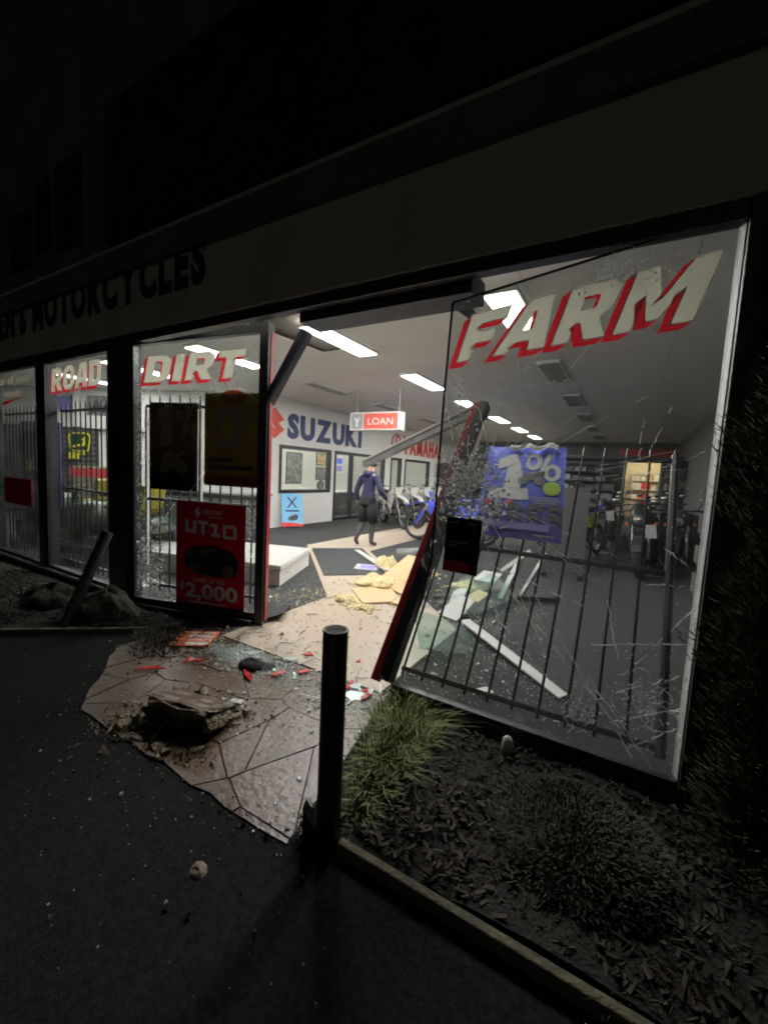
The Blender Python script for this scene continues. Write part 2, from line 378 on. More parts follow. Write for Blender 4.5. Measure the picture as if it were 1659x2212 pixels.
def clip(poly, px, py, nx, ny):
    out = []
    for i in range(len(poly)):
        a, b = poly[i], poly[(i+1) % len(poly)]
        da = (a[0]-px)*nx+(a[1]-py)*ny; db = (b[0]-px)*nx+(b[1]-py)*ny
        if da <= 0: out.append(a)
        if da*db < 0: t = da/(da-db); out.append((a[0]+(b[0]-a[0])*t, a[1]+(b[1]-a[1])*t))
    return out

# ================================================================== SETTING: ground
g = MB().add([(-60, -60, -.007), (60, -60, -.007), (60, 60, -.007), (-60, 60, -.007)], [(0, 1, 2, 3)]).build('asphalt', 'asphalt'); tag(g, kind='structure')
PATH = [(-1.24, .03), (-1.02, -1.12)]; _r = random.Random(9)
PATH += [(-1.02-1.6*i/14, -1.13+_r.uniform(-.010, .014)) for i in range(1, 15)]
PATH += [(-2.62-.73*i/8+_r.uniform(-.015, .015), -1.13+.58*i/8+_r.uniform(-.015, .015)) for i in range(1, 9)]+[(-3.27, -.3), (-3.15, .03)]
pb = MB().prism(PATH, -.017, -.0045).build('path', 'path_joint'); tag(pb, kind='structure')
rp_ = random.Random(3); pts = []
for i in range(9):
    for j in range(5):
        pts.append((-3.5+i*.33+(j % 2)*.16+rp_.uniform(-.2, .2), -1.2+j*.3+rp_.uniform(-.18, .18)))
HOLE = (-2.03, -.86)
for i, p in enumerate(pts):
    c = list(PATH)
    if True:
        for q in pts:
            if q is p or not c: continue
            dx, dy = q[0]-p[0], q[1]-p[1]; L = math.hypot(dx, dy)
            if L > 1.2: continue
            c = clip(c, (p[0]+q[0])/2-dx/L*.003, (p[1]+q[1])/2-dy/L*.003, dx/L, dy/L)
    if len(c) < 3: continue
    if len(c) > 2 and c[0] != c[-1]:
        cx = sum(a for a, b in c)/len(c); cy = sum(b for a, b in c)/len(c)
        ar = abs(sum(c[k][0]*c[(k+1) % len(c)][1]-c[(k+1) % len(c)][0]*c[k][1] for k in range(len(c))))/2
        if ar < .004: continue
        if math.hypot(cx-HOLE[0], cy-HOLE[1]) < .13: continue        # lifted out by the crash
        top = [(cx+(a-cx)*.988, cy+(b-cy)*.988) for a, b in c]; h = rp_.uniform(-.0025, .0025)
        MB().prism(c, -.012, -.003+h).add([], []).build('stone', 'path_stone', pb)
        o = MB(); n = len(c)
        o.add([(a, b, -.003+h) for a, b in c]+[(a, b, .0005+h+rp_.uniform(-.001, .001)) for a, b in top], [tuple(range(n, 2*n))]+[(k, (k+1) % n, n+(k+1) % n, n+k) for k in range(n)])
        bpy.data.objects.remove(children(pb)[-1]) if False else None
        ob = children(pb)[-1]; me = ob.data
        o2 = MB().prism(c, -.012, -.003+h); o2.f.pop(1); o2.add(o.v, o.f); nm = o2.mesh('stone'); nm.materials.append(MATS['path_stone']); ob.data = nm

def bed(name, P, amp, seed, label):
    xs = [p[0] for p in P]; ys = [p[1] for p in P]; N = 44; rnd = random.Random(seed); vs = []; idx = {}; fs = []
    nx = max(2, int((max(xs)-min(xs))/.06)); ny = max(2, int((max(ys)-min(ys))/.06))
    for i in range(nx+1):
        for j in range(ny+1):
            x = min(xs)+(max(xs)-min(xs))*i/nx; y = min(ys)+(max(ys)-min(ys))*j/ny
            idx[i, j] = len(vs); vs.append((x, y, .012+amp*(.5+.5*math.sin(x*5+seed)*math.cos(y*6+x*2))+rnd.uniform(0, .014)))
    for i in range(nx):
        for j in range(ny):
            x = min(xs)+(max(xs)-min(xs))*(i+.5)/nx; y = min(ys)+(max(ys)-min(ys))*(j+.5)/ny
            if inpoly(x, y, P): fs.append((idx[i, j], idx[i+1, j], idx[i+1, j+1], idx[i, j+1]))
    return tag(MB().add(vs, fs).build(name, 'soil', smooth=True), kind='structure')
BEDR = [(-1.12, -.02), (-.90, -1.0), (2.6, -1.0), (2.6, -.02)]
BEDL = [(-13, -1.02), (-4.35, -1.02), (-3.45, -.25), (-3.2, -.04), (-13, -.04)]
bed('garden_bed', BEDR, .03, 2, ''); bed('garden_bed', BEDL, .03, 5, '')

# ================================================================== SETTING: the shop
shop = empty('shop_building', (0, 0, 0), 0, 'motorcycle shop with pale fascia lettering and a smashed-in glass shopfront', 'building')
FL = MB().box((-6.3, 8.535, -.011), (15.4, 17.0, .022)).build('shop_floor', 'carpet'); tag(FL, kind='structure')
TILE = [(-2.87, .04), (-2.87, 1.47), (-5.2, 3.8), (-5.2, 16.9), (-4.02, 16.9), (-4.02, 4.16), (-1.30, 1.44), (-1.30, .04)]
tl = flat('tile_path', [TILE], Frame((0, 0, 0), (1, 0, 0), (0, 1, 0)), .0035, 'tile', th=.005); tag(tl, kind='structure')
X0, X1, Y1, CH = -14.0, 1.4, 17.0, 3.1
cl = MB().box(((X0+X1)/2, 8.6, CH+.14), (X1-X0+.4, 17.4, .2)).build('ceiling', 'upper_wall', shop)
pm = {}
for i in range(13):
    for j in range(7):
        x, y = X0+.6+i*1.1875, .12+1.205+j*2.41
        if (i, j) in ((8, 0),): continue
        if 'p' not in pm: pm['p'] = MB().box((0, 0, 0), (1.1835, 2.405, .012)).mesh('ceiling_panel'); pm['p'].materials.append(MATS['ceiling'])
        o = bpy.data.objects.new('ceiling_panel', pm['p']); COL.objects.link(o); o.parent = cl; o.location = (x, y, CH+.008+random.uniform(-.001, .001))
# the panel over the doorway has dropped at its front corner
sp = MB().add([(-5.08, .14, 3.085), (-3.92, .14, 3.02), (-3.92, 2.52, 3.092), (-5.08, 2.52, 3.098), (-5.08, .14, 3.097), (-3.92, .14, 3.032), (-3.92, 2.52, 3.104), (-5.08, 2.52, 3.11)],
         [(0, 1, 2, 3), (7, 6, 5, 4), (0, 4, 5, 1), (1, 5, 6, 2), (2, 6, 7, 3), (3, 7, 4, 0)]).build('ceiling_panel', 'ceiling', cl)
def wallbox(name, x0, x1, y0, y1, z0, z1, m, par=shop, bevel=0.): return MB().box(((x0+x1)/2, (y0+y1)/2, (z0+z1)/2), (x1-x0, y1-y0, z1-z0)).build(name, m, par, bevel=bevel)
wallbox('side_wall', X1, X1+.15, .12, Y1, 0, CH+.03, 'dark_paint')
wallbox('side_wall', X0-.15, X0, .12, Y1, 0, CH+.03, 'wall_paint')
# back wall with the store-room doorway
DX0, DX1, DZ = -.29, .95, 2.46
wallbox('back_wall', X0, DX0, Y1, Y1+.12, 0, CH+.03, 'dark_paint'); wallbox('back_wall', DX1, X1, Y1, Y1+.12, 0, CH+.03, 'dark_paint')
wallbox('back_wall', DX0, DX1, Y1, Y1+.12, DZ, CH+.03, 'dark_paint')
for x in (DX0, DX1): wallbox('door_jamb', x-.06, x+.04, Y1-.03, Y1+.02, 0, DZ+.06, 'grey_metal')
wallbox('store_room_wall', DX0-1.5, DX1+1.2, Y1+3.0, Y1+3.1, 0, CH, 'cream_wall'); wallbox('store_room_wall', DX1+1.2, DX1+1.3, Y1+.12, Y1+3.1, 0, CH, 'cream_wall')
wallbox('store_room_wall', DX0-1.6, DX0-1.5, Y1+.12, Y1+3.1, 0, CH, 'cream_wall'); wallbox('store_room_ceiling', DX0-1.6, DX1+1.3, Y1+.12, Y1+3.1, CH, CH+.1, 'cream_wall')
MB().box((.3, Y1+1.6, -.01), (4.2, 3.0, .02)).build('store_room_floor', 'carpet', shop)
# office partition along x = -7.27 with its openings
PX = -7.27
def pw(y0, y1, z0, z1, m='wall_paint', n='office_wall', x0=PX-.1, x1=PX): return wallbox(n, x0, x1, y0, y1, z0, z1, m)
pw(4.70, 5.10, 0, 1.99); pw(4.70, Y1, 1.99, CH+.03); pw(5.10, 7.15, 0, .82); pw(7.10, 7.25, .82, 1.99); pw(7.15, 7.25, 0, .82)
pw(10.05, 10.45, 0, 1.99); pw(11.25, 11.5, 0, 1.99); pw(11.5, 13.7, 0, .75); pw(13.7, Y1, 0, 1.99)
def opening(y0, y1, z0, z1, bars=(), name='office_window'):
    f = MB(); b = .085; x0, x1 = PX-.12, PX+.015; cx = (x0+x1)/2; dx = x1-x0
    f.box((cx, (y0+y1)/2, z1-b/2), (dx, y1-y0, b)); f.box((cx, (y0+y1)/2, z0+b/2), (dx-.002, y1-y0-.002, b))
    for y in (y0+b/2, y1-b/2)+tuple(bars): f.box((cx, y, (z0+z1)/2), (dx-.004, b, z1-z0-2*b+.001))
    o = f.build(name, 'dark_frame', shop)
    MB().box((PX-.05, (y0+y1)/2, (z0+z1)/2), (.006, y1-y0-2*b, z1-z0-2*b)).build('pane', 'glass', o)
opening(5.10, 7.10, .82, 1.99); opening(7.25, 10.05, .004, 1.99, (8.14,), 'office_door'); opening(10.45, 11.25, .004, 1.99, (), 'office_door'); opening(11.5, 13.7, .75, 1.99)
pw(4.62, 4.80, 0, CH+.03, 'wall_paint', 'office_wall', PX-.35, PX+.001)
# angled front of the office
WA = Frame((-14.0, 1.79, 0), (6.73, 2.91, 0)); WAL = math.hypot(6.73, 2.91)
MB().add([WA.p(a, b, w) for w in (0, -.1) for a, b in ((0, 0), (WAL-.35, 0), (WAL-.35, CH+.03), (0, CH+.03))], [(0, 1, 2, 3), (7, 6, 5, 4), (0, 4, 5, 1), (1, 5, 6, 2), (2, 6, 7, 3), (3, 7, 4, 0)]).build('office_wall', 'wall_paint', shop)
wallbox('office_wall', -11.0, -10.9, 4.6, Y1, 0, CH, 'wall_paint'); wallbox('office_wall', -10.9, PX-.1, 15.9, 16.0, 0, CH, 'wall_paint')
MB().box((-9.1, 5.1, 1.45), (3.4, .06, 2.9), Matrix.Rotation(.12, 3, 'Z')).build('office_wall', 'wall_paint', shop)
# ---- front: kerbs, posts, head, fascia, parapet
wallbox('plinth', -13.9, -4.20, -.05, .10, -.02, .085, 'dark_frame', bevel=.006); wallbox('plinth', -1.19, .44, -.05, .10, -.02, .055, 'dark_frame', bevel=.006)
MB().beam(Vector((-4.17, -.01, .018)), Vector((-2.86, .392, .018)), .15, .075).build('broken_plinth', 'dark_frame', shop, bevel=.006)
wallbox('sill', -13.9, -4.52, -.06, .09, .0855, .115, 'alu_strip', bevel=.004)
for x0, x1 in ((-6.10, -5.94), (-4.50, -4.18), (-7.75, -7.57), (-9.3, -9.14)): wallbox('post', x0, x1, -.045, .11, .086, 2.53, 'dark_frame', bevel=.006)
wallbox('post', .305, .47, -.05, .11, .0, 2.6, 'dark_frame', bevel=.006)
wallbox('front_wall', .47, 3.4, -.03, .11, -.02, 2.6, 'sign_black')
wallbox('window_head', -13.9, .305, -.03, .05, 2.53, 2.602, 'dark_frame', bevel=.004)
fa = MB().box((-5.4, .02, 3.01), (17.2, .14, .816)).build('fascia', 'fascia', shop, bevel=.006)
wallbox('fascia_inner', -13.9, 1.4, .091, .12, 2.62, CH+.03, 'wall_paint')
wallbox('upper_wall', -14.1, 3.4, .0, .12, 3.42, 7.2, 'upper_wall')
pn = wallbox('sign_panel', -4.42, 3.4, -.09, -.001, 3.43, 4.62, 'sign_black', bevel=.01)
for a, b, z0, z1 in ((-6.75, -6.2, 3.62, 4.25), (-6.05, -5.72, 3.72, 4.45), (-5.55, -5.02, 3.62, 4.48)): wallbox('sign_panel', a, b, -.03, -.001, z0, z1, 'sign_black')
wallbox('head_beam', -2.12, -.86, .052, .28, 2.47, 2.60, 'navy_beam', bevel=.005)
FS = Frame((0, -.0505, 0), (1, 0, 0))
# fascia lettering, one mesh per letter
word = "EN'S MOTORCYCLES"; cur = 0.; meshes = []
for ch in word:
    if ch == ' ': cur += .16; continue
    me, w_ = text_outline_mesh(ch, .50, FS, 0, 0, .004, th=.006, bold=.055, xs=.80); meshes.append((me, cur, w_)); cur += w_+.045
k = (-2.97+7.08)/cur
for me, c0, w_ in meshes:
    for v in me.vertices: v.co.x = -7.08+(v.co.x+c0)*k; v.co.z += 2.885
    me.materials.clear(); link('letter', me, 'fascia_text', fa)

# ================================================================== lamps: the tube fittings in their rows
def ceiling_light(x, y, lit, label, group):
    r = empty('ceiling_light', (x, y, CH), 0, label, 'ceiling light', group)
    f = MB(); L, w = 1.27, .32
    f.box((0, -L/2+.01, -.02), (w, .02, .04)); f.box((0, L/2-.01, -.02), (w, .02, .04)); f.box((-w/2+.01, 0, -.02), (.02, L-.04, .04)); f.box((w/2-.01, 0, -.02), (.02, L-.04, .04))
    f.build('frame', 'white_gloss', r)
    d = MB().box((0, 0, -.027 if lit else -.021), (w-.042, L-.042, .045 if lit else .02)).build('diffuser', 'tube' if lit else 'unlit_diffuser', r)
    if lit:
        MB().box((0, 0, -.051), (w-.042, .006, .003)).build('cross_bar', 'white_gloss', d)
    return r
for k_, lb in enumerate(('lit ceiling light right above the smashed doorway', 'lit ceiling light second in the bright row behind the doorway', 'lit ceiling light third in the bright row, above the fallen rail', 'lit ceiling light fourth in the bright row leading inside', 'lit ceiling light fifth in the bright row leading inside', 'lit ceiling light farthest inside in the bright row')): ceiling_light(-3.31, 2.13+2.45*k_, True, lb, 'lit middle row')
for x_, lb in ((-1.15, 'lit ceiling light behind the window lettered FARM'), (-5.45, 'lit ceiling light behind the window lettered DIRT'), (-7.75, 'lit ceiling light beside the wide black post at the ROAD window'), (-9.95, 'lit ceiling light strip seen behind the ROAD lettering')):
    ceiling_light(x_, 2.13, True, lb, 'lit front row')
for k_ in range(1, 6): ceiling_light(-1.15, 2.13+2.45*k_, False, 'unlit dark ceiling light in the row behind the FARM window', 'unlit lights right')
for k_ in range(1, 4): ceiling_light(-5.45, 2.13+2.45*k_, False, 'unlit dark ceiling light above the office partition', 'unlit lights left')
for y_ in (6.2, 8.9, 12.5):
    r = empty('office_light', (-9.1, y_, CH), 0, 'lit warm white tube light inside the glazed office', 'ceiling light', 'office lights')
    MB().box((0, 0, -.02), (.34, 1.3, .038)).build('housing', 'white_gloss', r); MB().box((0, 0, -.05), (.28, 1.24, .02)).build('diffuser', 'office_tube', r)
r = empty('store_room_light', (.4, Y1+1.4, CH), 0, 'lit warm tube light inside the back store room', 'ceiling light')
MB().box((0, 0, -.02), (1.3, .3, .038)).build('housing', 'white_gloss', r); MB().box((0, 0, -.05), (1.24, .24, .02)).build('diffuser', 'warm_tube', r)

# ================================================================== shopfront glazing
def frag_cluster(mb, F, c, r, n, smin, smax, w=.006, ry=None, rnd=random, falloff=1.):
    for _ in range(n):
        a = rnd.uniform(0, 6.28); q = rnd.random()**(.5+falloff*.5)
        x, y = c[0]+r*q*math.cos(a), c[1]+(ry or r)*q*math.sin(a)
        mb.tet(F.p(x, y, w*rnd.uniform(.3, 1.5)), rnd.uniform(smin, smax))
def crack_line(mb, F, pts, wd=.0022, w=.005, n=8, jit=.012, rnd=random, gap=.25):
    for (ax, ay), (bx, by) in zip(pts[:-1], pts[1:]):
        P = [(ax+(bx-ax)*i/n+rnd.uniform(-jit, jit)*(0 < i < n), ay+(by-ay)*i/n+rnd.uniform(-jit, jit)*(0 < i < n)) for i in range(n+1)]
        for p, q in zip(P[:-1], P[1:]):
            if rnd.random() < gap: continue
            mb.beam(F.p(*p, w), F.p(*q, w), wd*rnd.uniform(.5, 1.5), wd*.8, up=(F.n+F.u*rnd.uniform(-.8, .8)))
def star(mb, F, c, r, n, rnd=random, wd=.0018):
    for i in range(n):
        a = 6.28*i/n+rnd.uniform(-.25, .25); L = r*rnd.uniform(.4, 1.)
        crack_line(mb, F, [(c[0]+.02*math.cos(a), c[1]+.02*math.sin(a)), (c[0]+L*math.cos(a), c[1]+L*math.sin(a))], wd, n=5, rnd=rnd)
    for k_ in range(3):
        q = r*(.22+.2*k_); P = [(c[0]+q*rnd.uniform(.85, 1.1)*math.cos(6.28*i/n), c[1]+q*rnd.uniform(.85, 1.1)*math.sin(6.28*i/n)) for i in range(n+1)]
        crack_line(mb, F, P, wd*.8, n=2, rnd=rnd, gap=.45)

# ---- the two whole windows on the left
def whole_window(x0, x1, label):
    r = empty('shop_window', ((x0+x1)/2, 0, .116), 0, label, 'window'); w = x1-x0; h = 2.53-.117
    f = MB(); b = .035
    f.box((0, 0, b/2), (w, .06, b)); f.box((0, 0, h-b/2), (w, .06, b))
    for s_ in (-1, 1): f.box((s_*(w/2-b/2), 0, h/2), (b, .058, h-2*b))
    f.build('frame', 'dark_frame', r); MB().box((0, 0, h/2), (w-2*b, .006, h-2*b)).build('pane', 'glass_dirty', r); return r
w1 = whole_window(-7.57, -6.10, 'unbroken window with small grey lettering above a red poster')
w2 = whole_window(-5.94, -4.50, 'unbroken shop window lettered ROAD in grey and red')
w0 = whole_window(-9.14, -7.75, 'unbroken shop window on the far side of the small grey lettering')
def local_frame(r, y=-.0045): return Frame((-r.location.x, y, -r.location.z), (1, 0, 0))
block_word('ROAD', local_frame(w2), -5.78, 2.17, .25, 1.08, .02, .10, .001, w2)
L1 = local_frame(w1)
text('lettering', 'for all your', .15, L1, -7.32, 2.33, .001, 'decal_cream', w1, width=.95, shear=.15)
text('lettering', 'needs', .13, L1, -7.15, 2.17, .001, 'decal_cream', w1, width=.52, shear=.15)
flat('swoosh', [[(-7.2, 2.08), (-7.14, 2.115), (-6.5, 2.155), (-6.9, 2.115), (-7.12, 2.075)]], L1, .001, 'decal_red', w1)

# ---- security grilles
def grille(F, length, label, z0=.13, rails=(.2, 1.07, 1.98), step=.113, top=2.10, group='security grilles', lean=False):
    r = empty('security_grille', tuple(F.o), 0, label, 'grille', group); f = Frame((0, 0, 0), F.u, F.v)
    for z in rails: MB().beam(f.p(0, z), f.p(length, z), .028, .028, up=f.n).build('rail', 'dark_metal', r, bevel=.003)
    n = int(length/step); bars = []
    for i in range(n+1):
        x = (length-n*step)/2+i*step
        mb = MB().tube([f.p(x, z0, .006), f.p(x, top-.05, .006), f.p(x, top-.04, .006), f.p(x, top, .006)], [.0085, .0085, .0075, .002], 6)
        bars.append(mb.build('bar', 'dark_metal', r, smooth=True))
    return r
grille(Frame((-7.56, .14, 0), (1, 0, 0)), 1.45, 'upright black bar grille behind the window with small grey lettering')
grille(Frame((-5.93, .14, 0), (1, 0, 0)), 1.42, 'upright black bar grille behind the ROAD window')
PD = Frame((-4.18, 0, 0), (1.38, .425, 0)); LD = 1.444        # the DIRT window, pushed in at its free side
GD = Frame(PD.p(.06, 0, -.14), PD.u)
grille(GD, 1.22, 'upright black bar grille behind the DIRT window')
GR = Frame((-1.20, .12, .13), (1, 0, 0), (0, 1.1, 1.51))      # knocked back, leaning into the shop
gr = grille(GR, 1.45, 'black bar grille knocked back and leaning into the shop', z0=0., rails=(.04, 1.0, 1.855), step=.142, top=1.965)
MB().tube([Vector((1.44, 0, 0)), Vector((1.44, 0, 0))+GR.v*1.9], .025, 8).build('end_post', 'dark_metal', gr)

# ---- DIRT window
wd_ = empty('shop_window', (-4.18, 0, 0), 0, 'shattered window lettered DIRT in a frame pushed inwards', 'window')
D0 = Frame((0, 0, 0), PD.u)
fm = MB()
fm.beam(D0.p(0, .085), D0.p(LD, .085), .07, .05, up=(0, 0, 1)); fm.beam(D0.p(0, 2.545), D0.p(LD, 2.64), .07, .075)
fm.beam(D0.p(.035, .11), D0.p(.035, 2.52), .07, .07, up=PD.n)
fm.build('frame', 'dark_frame', wd_, bevel=.004)
jb = MB().beam(D0.p(LD-.02, .02), D0.p(LD-.02, 2.675), .085, .10, up=PD.n).build('side_post', 'dark_frame', wd_, bevel=.006)
MB().beam(D0.p(LD+.033, .05), D0.p(LD+.033, 2.6), .008, .05, up=PD.n).build('red_cover_strip', 'red_frame', jb)
MB().add([D0.p(a, b, w) for w in (.003, -.003) for a, b in ((.07, .11), (LD-.07, .11), (LD-.07, 2.60), (.07, 2.50))], [(0, 1, 2, 3), (7, 6, 5, 4), (0, 4, 5, 1), (1, 5, 6, 2), (2, 6, 7, 3), (3, 7, 4, 0)]).build('pane', 'glass_dirty', wd_)
block_word('DIRT', D0, .16, 2.17, .245, 1.02, .05, .22, .005, wd_)
rn = random.Random(11); ck = MB()
for c_ in range(70): 
    y_ = .2+1.9*rn.random()**1.6; frag_cluster(ck, D0, (.08+.09*rn.random(), y_), .07, 5, .004, .012, rnd=rn)
frag_cluster(ck, D0, (.20, .40), .20, 480, .005, .018, rnd=rn, ry=.32); frag_cluster(ck, D0, (.5, .17), .45, 160, .003, .010, rnd=rn, ry=.06); frag_cluster(ck, D0, (.25, .62), .18, 50, .003, .008, rnd=rn, ry=.5)
frag_cluster(ck, D0, (1.30, .85), .07, 170, .003, .011, rnd=rn, ry=.4); frag_cluster(ck, D0, (1.15, 2.27), .16, 60, .003, .009, rnd=rn)
frag_cluster(ck, D0, (.72, 2.02), .25, 46, .003, .009, rnd=rn, ry=.12); frag_cluster(ck, D0, (.2, 2.42), .2, 26, .003, .007, rnd=rn, ry=.12); frag_cluster(ck, D0, (1.0, 2.1), .26, 44, .003, .010, rnd=rn, ry=.1)
frag_cluster(ck, D0, (.45, 1.12), .2, 26, .003, .008, rnd=rn, ry=.1); frag_cluster(ck, D0, (1.25, 2.5), .13, 20, .003, .007, rnd=rn)
tag(ck.build('crushed_glass', 'shards', wd_), kind='stuff')
cr_ = MB()
for a, b in (((.30, 2.16), (.42, 1.95)), ((.92, 2.2), (.97, 2.0)), ((1.12, 2.2), (1.36, 2.0)), ((.86, 1.42), (.58, 1.05)), ((.12, 1.75), (.25, 1.9)), ((.1, 1.4), (.2, 1.55)), ((.1, 1.2), (.24, 1.42)), ((1.1, 2.3), (1.36, 2.45)), ((.5, 1.05), (.3, .8)), ((.15, .3), (.6, .2)), ((.3, .9), (.12, .6))):
    crack_line(cr_, D0, [a, b], .0042, w=.006, n=9, jit=.006, rnd=rn, gap=.3)
star(cr_, D0, (.22, .42), .30, 16, rn, .0026); star(cr_, D0, (1.12, 2.25), .24, 12, rn, .0022); star(cr_, D0, (.7, 2.02), .22, 10, rn, .002)
for k_ in range(14):
    y_ = rn.uniform(.2, 2.2); crack_line(cr_, D0, [(.08, y_), (.08+rn.uniform(.06, .2), y_+rn.uniform(.05, .25))], .003, w=.006, n=6, jit=.005, rnd=rn, gap=.3)
tag(cr_.build('crack_lines', 'crack', wd_), kind='stuff')

# ---- FARM window
wf = empty('shop_window', (-.45, 0, .056), 0, 'cracked window lettered FARM hanging from one black side post', 'window')
F0 = Frame((.45, 0, -.056), (1, 0, 0))
fr = MB()
fr.beam(F0.p(-1.20, .075), F0.p(.305, .075), .07, .04); fr.beam(F0.p(-1.19, .11), F0.p(.30, .108), .05, .03)
fr.build('bottom_rail', 'dark_frame', wf, bevel=.004)
MB().prism([(.45+a, b) for a, b in ((.283, .035), (.300, -.012), (.304, -.012), (.304, .035))], .07, 2.47).build('glazing_bead', 'alu_strip', wf)
PG = [(-1.185, .12), (.288, .12), (.288, 2.53), (.10, 2.545), (-.945, 2.405), (-.962, 1.9), (-.975, .95), (-1.06, .55)]
n_ = len(PG)
MB().add([F0.p(a, b, w) for w in (.003, -.003) for a, b in PG], [tuple(range(n_)), tuple(range(2*n_-1, n_-1, -1))]+[(i, n_+i, n_+(i+1) % n_, (i+1) % n_) for i in range(n_)]).build('pane', 'glass_dirty', wf)
ge_ = MB()
for p, q in zip(PG[3:7], PG[4:8]): ge_.beam(F0.p(*p), F0.p(*q), .010, .009, up=F0.n)
ge_.build('edge_seal', 'black', wf)
block_word('FARM', F0, -.90, 2.075, .245, 1.06, .085, .30, .005, wf, grow=.12)
rn = random.Random(23); ck = MB()
frag_cluster(ck, F0, (-.73, 1.36), .18, 620, .005, .017, rnd=rn, ry=.22, falloff=.6); frag_cluster(ck, F0, (-.82, 1.45), .15, 190, .004, .013, rnd=rn, ry=.35)
frag_cluster(ck, F0, (-.86, 1.85), .07, 90, .003, .009, rnd=rn, ry=.2); frag_cluster(ck, F0, (-.80, 1.15), .09, 26, .003, .008, rnd=rn)
frag_cluster(ck, F0, (-.12, .31), .09, 150, .003, .010, rnd=rn, ry=.07); frag_cluster(ck, F0, (.16, .45), .16, 150, .002, .008, rnd=rn, ry=.3); frag_cluster(ck, F0, (-.12, 2.40), .30, 130, .003, .011, rnd=rn, ry=.07)
frag_cluster(ck, F0, (-.72, 2.37), .2, 26, .003, .008, rnd=rn, ry=.04); frag_cluster(ck, F0, (-.5, 2.02), .3, 24, .002, .006, rnd=rn, ry=.1); frag_cluster(ck, F0, (-.67, .98), .05, 20, .003, .007, rnd=rn)
frag_cluster(ck, F0, (.2, 1.3), .1, 16, .002, .006, rnd=rn, ry=.6); frag_cluster(ck, F0, (-.3, 1.0), .6, 40, .0015, .004, rnd=rn, ry=.8)
tag(ck.build('crushed_glass', 'shards', wf), kind='stuff')
cr_ = MB()
for a, b in (((-.95, 2.02), (-.74, 1.80)), ((-.96, 1.92), (-.88, 1.62)), ((-.74, 1.80), (-.66, 1.5)), ((-.88, 1.62), (-.74, 1.30)), ((-.66, .98), (-.05, .82)), ((-.5, .84), (.06, .28)), ((-.3, .74), (.12, .16)), ((-.10, .66), (.28, .76)), ((.05, .55), (.285, .92)), ((-.05, .9), (.02, .62)), ((.02, .3), (.28, .46)), ((-.1, .5), (.2, .14)), ((-.6, .72), (-.25, .4)), ((.05, 1.5), (.28, 1.62)), ((.15, 1.18), (.28, 1.08)), ((.1, 1.0), (.28, 1.02)), ((-.7, 1.98), (-.42, 2.04)), ((-.75, 1.9), (-.3, 1.95)), ((.02, 1.75), (.02, 1.55)), ((.12, 1.8), (.06, 1.62)), ((.0, .44), (.285, .62)), ((.1, .2), (.27, .36))):
    crack_line(cr_, F0, [a, b], .0034, w=.005, n=12, jit=.005, rnd=rn, gap=.2)
star(cr_, F0, (.15, .45), .24, 15, rn, .0022); star(cr_, F0, (-.12, .30), .15, 12, rn, .002); star(cr_, F0, (-.75, 1.38), .42, 18, rn, .0024); star(cr_, F0, (-.15, 2.40), .2, 12, rn)
for k_ in range(26):
    a_ = rn.uniform(-1.2, 1.9); r0_ = rn.uniform(.2, .5); r1_ = r0_+rn.uniform(.15, .7); q = lambda r_: (max(-.93, min(.28, -.75+r_*math.cos(a_))), max(.14, min(2.4, 1.38-r_*math.sin(a_)))); crack_line(cr_, F0, [q(r0_), q(r1_)], .0014, w=.005, n=10, jit=.004, rnd=rn, gap=.45)
tag(cr_.build('crack_lines', 'crack', wf), kind='stuff')

# ---- the torn-out door post leaning into the shop, its head rail still hanging on it
t = empty('leaning_door_post', (-1.23, .03, .0), 0, 'torn out black and red door post leaning into the shop', 'door post')
a, b = Vector((-.03, .0, .10)), Vector((.09, 1.27, 2.07))
MB().beam(a, b, .10, .085, up=(1, 0, 0)).build('post_section', 'dark_frame', t, bevel=.006)
ofs = Vector((-.058, -.03, .0)); MB().beam(a+ofs, b+ofs, .05, .055, up=(1, 0, 0)).build('red_cover_strip', 'red_frame', t, bevel=.004)
ofs = Vector((.06, -.02, .0)); MB().beam(a+ofs+Vector((0, .3, .46)), b+ofs-Vector((0, .1, .15)), .012, .03, up=(1, 0, 0)).build('metal_edge', 'alu', t)
cf_ = MB(); rn = random.Random(5)
for k_ in range(5): jitter_ball(cf_, a.lerp(b, .36+.065*k_)+Vector((.03+rn.uniform(-.02, .02), -.06, rn.uniform(-.02, .02))), .05, .04, .07, 7, 9, .5, k_, False)
cf_.build('crumpled_film', 'crumpled_film', t)
t = empty('fallen_head_rail', (-1.14, 1.28, 2.06), 0, 'long grey head rail hanging off the leaning door post', 'metal rail')
MB().beam((.02, .02, .0), (-1.65, .72, -.52), .07, .085).build('rail', 'grey_metal', t, bevel=.004); MB().beam((.03, -.025, .045), (-1.64, .675, -.475), .012, .02).build('bright_edge', 'alu_strip', t)
t = empty('bent_frame_bar', (-2.80, .43, 2.0), 0, 'bent dark metal bar sticking up from the DIRT window post', 'metal bar')
MB().beam((0, 0, 0), (.42, 0, .56), .055, .10, up=(0, 1, 0)).build('bar_face', 'navy_beam', t, bevel=.004); MB().beam((.035, -.03, -.02), (.45, -.03, .53), .006, .02, up=(0, 1, 0)).build('bar_lip', 'dark_frame', t)
t = empty('hanging_head_trim', (-1.0, .30, 2.47), 0, 'torn metal trim dangling from the beam over the doorway', 'metal trim')
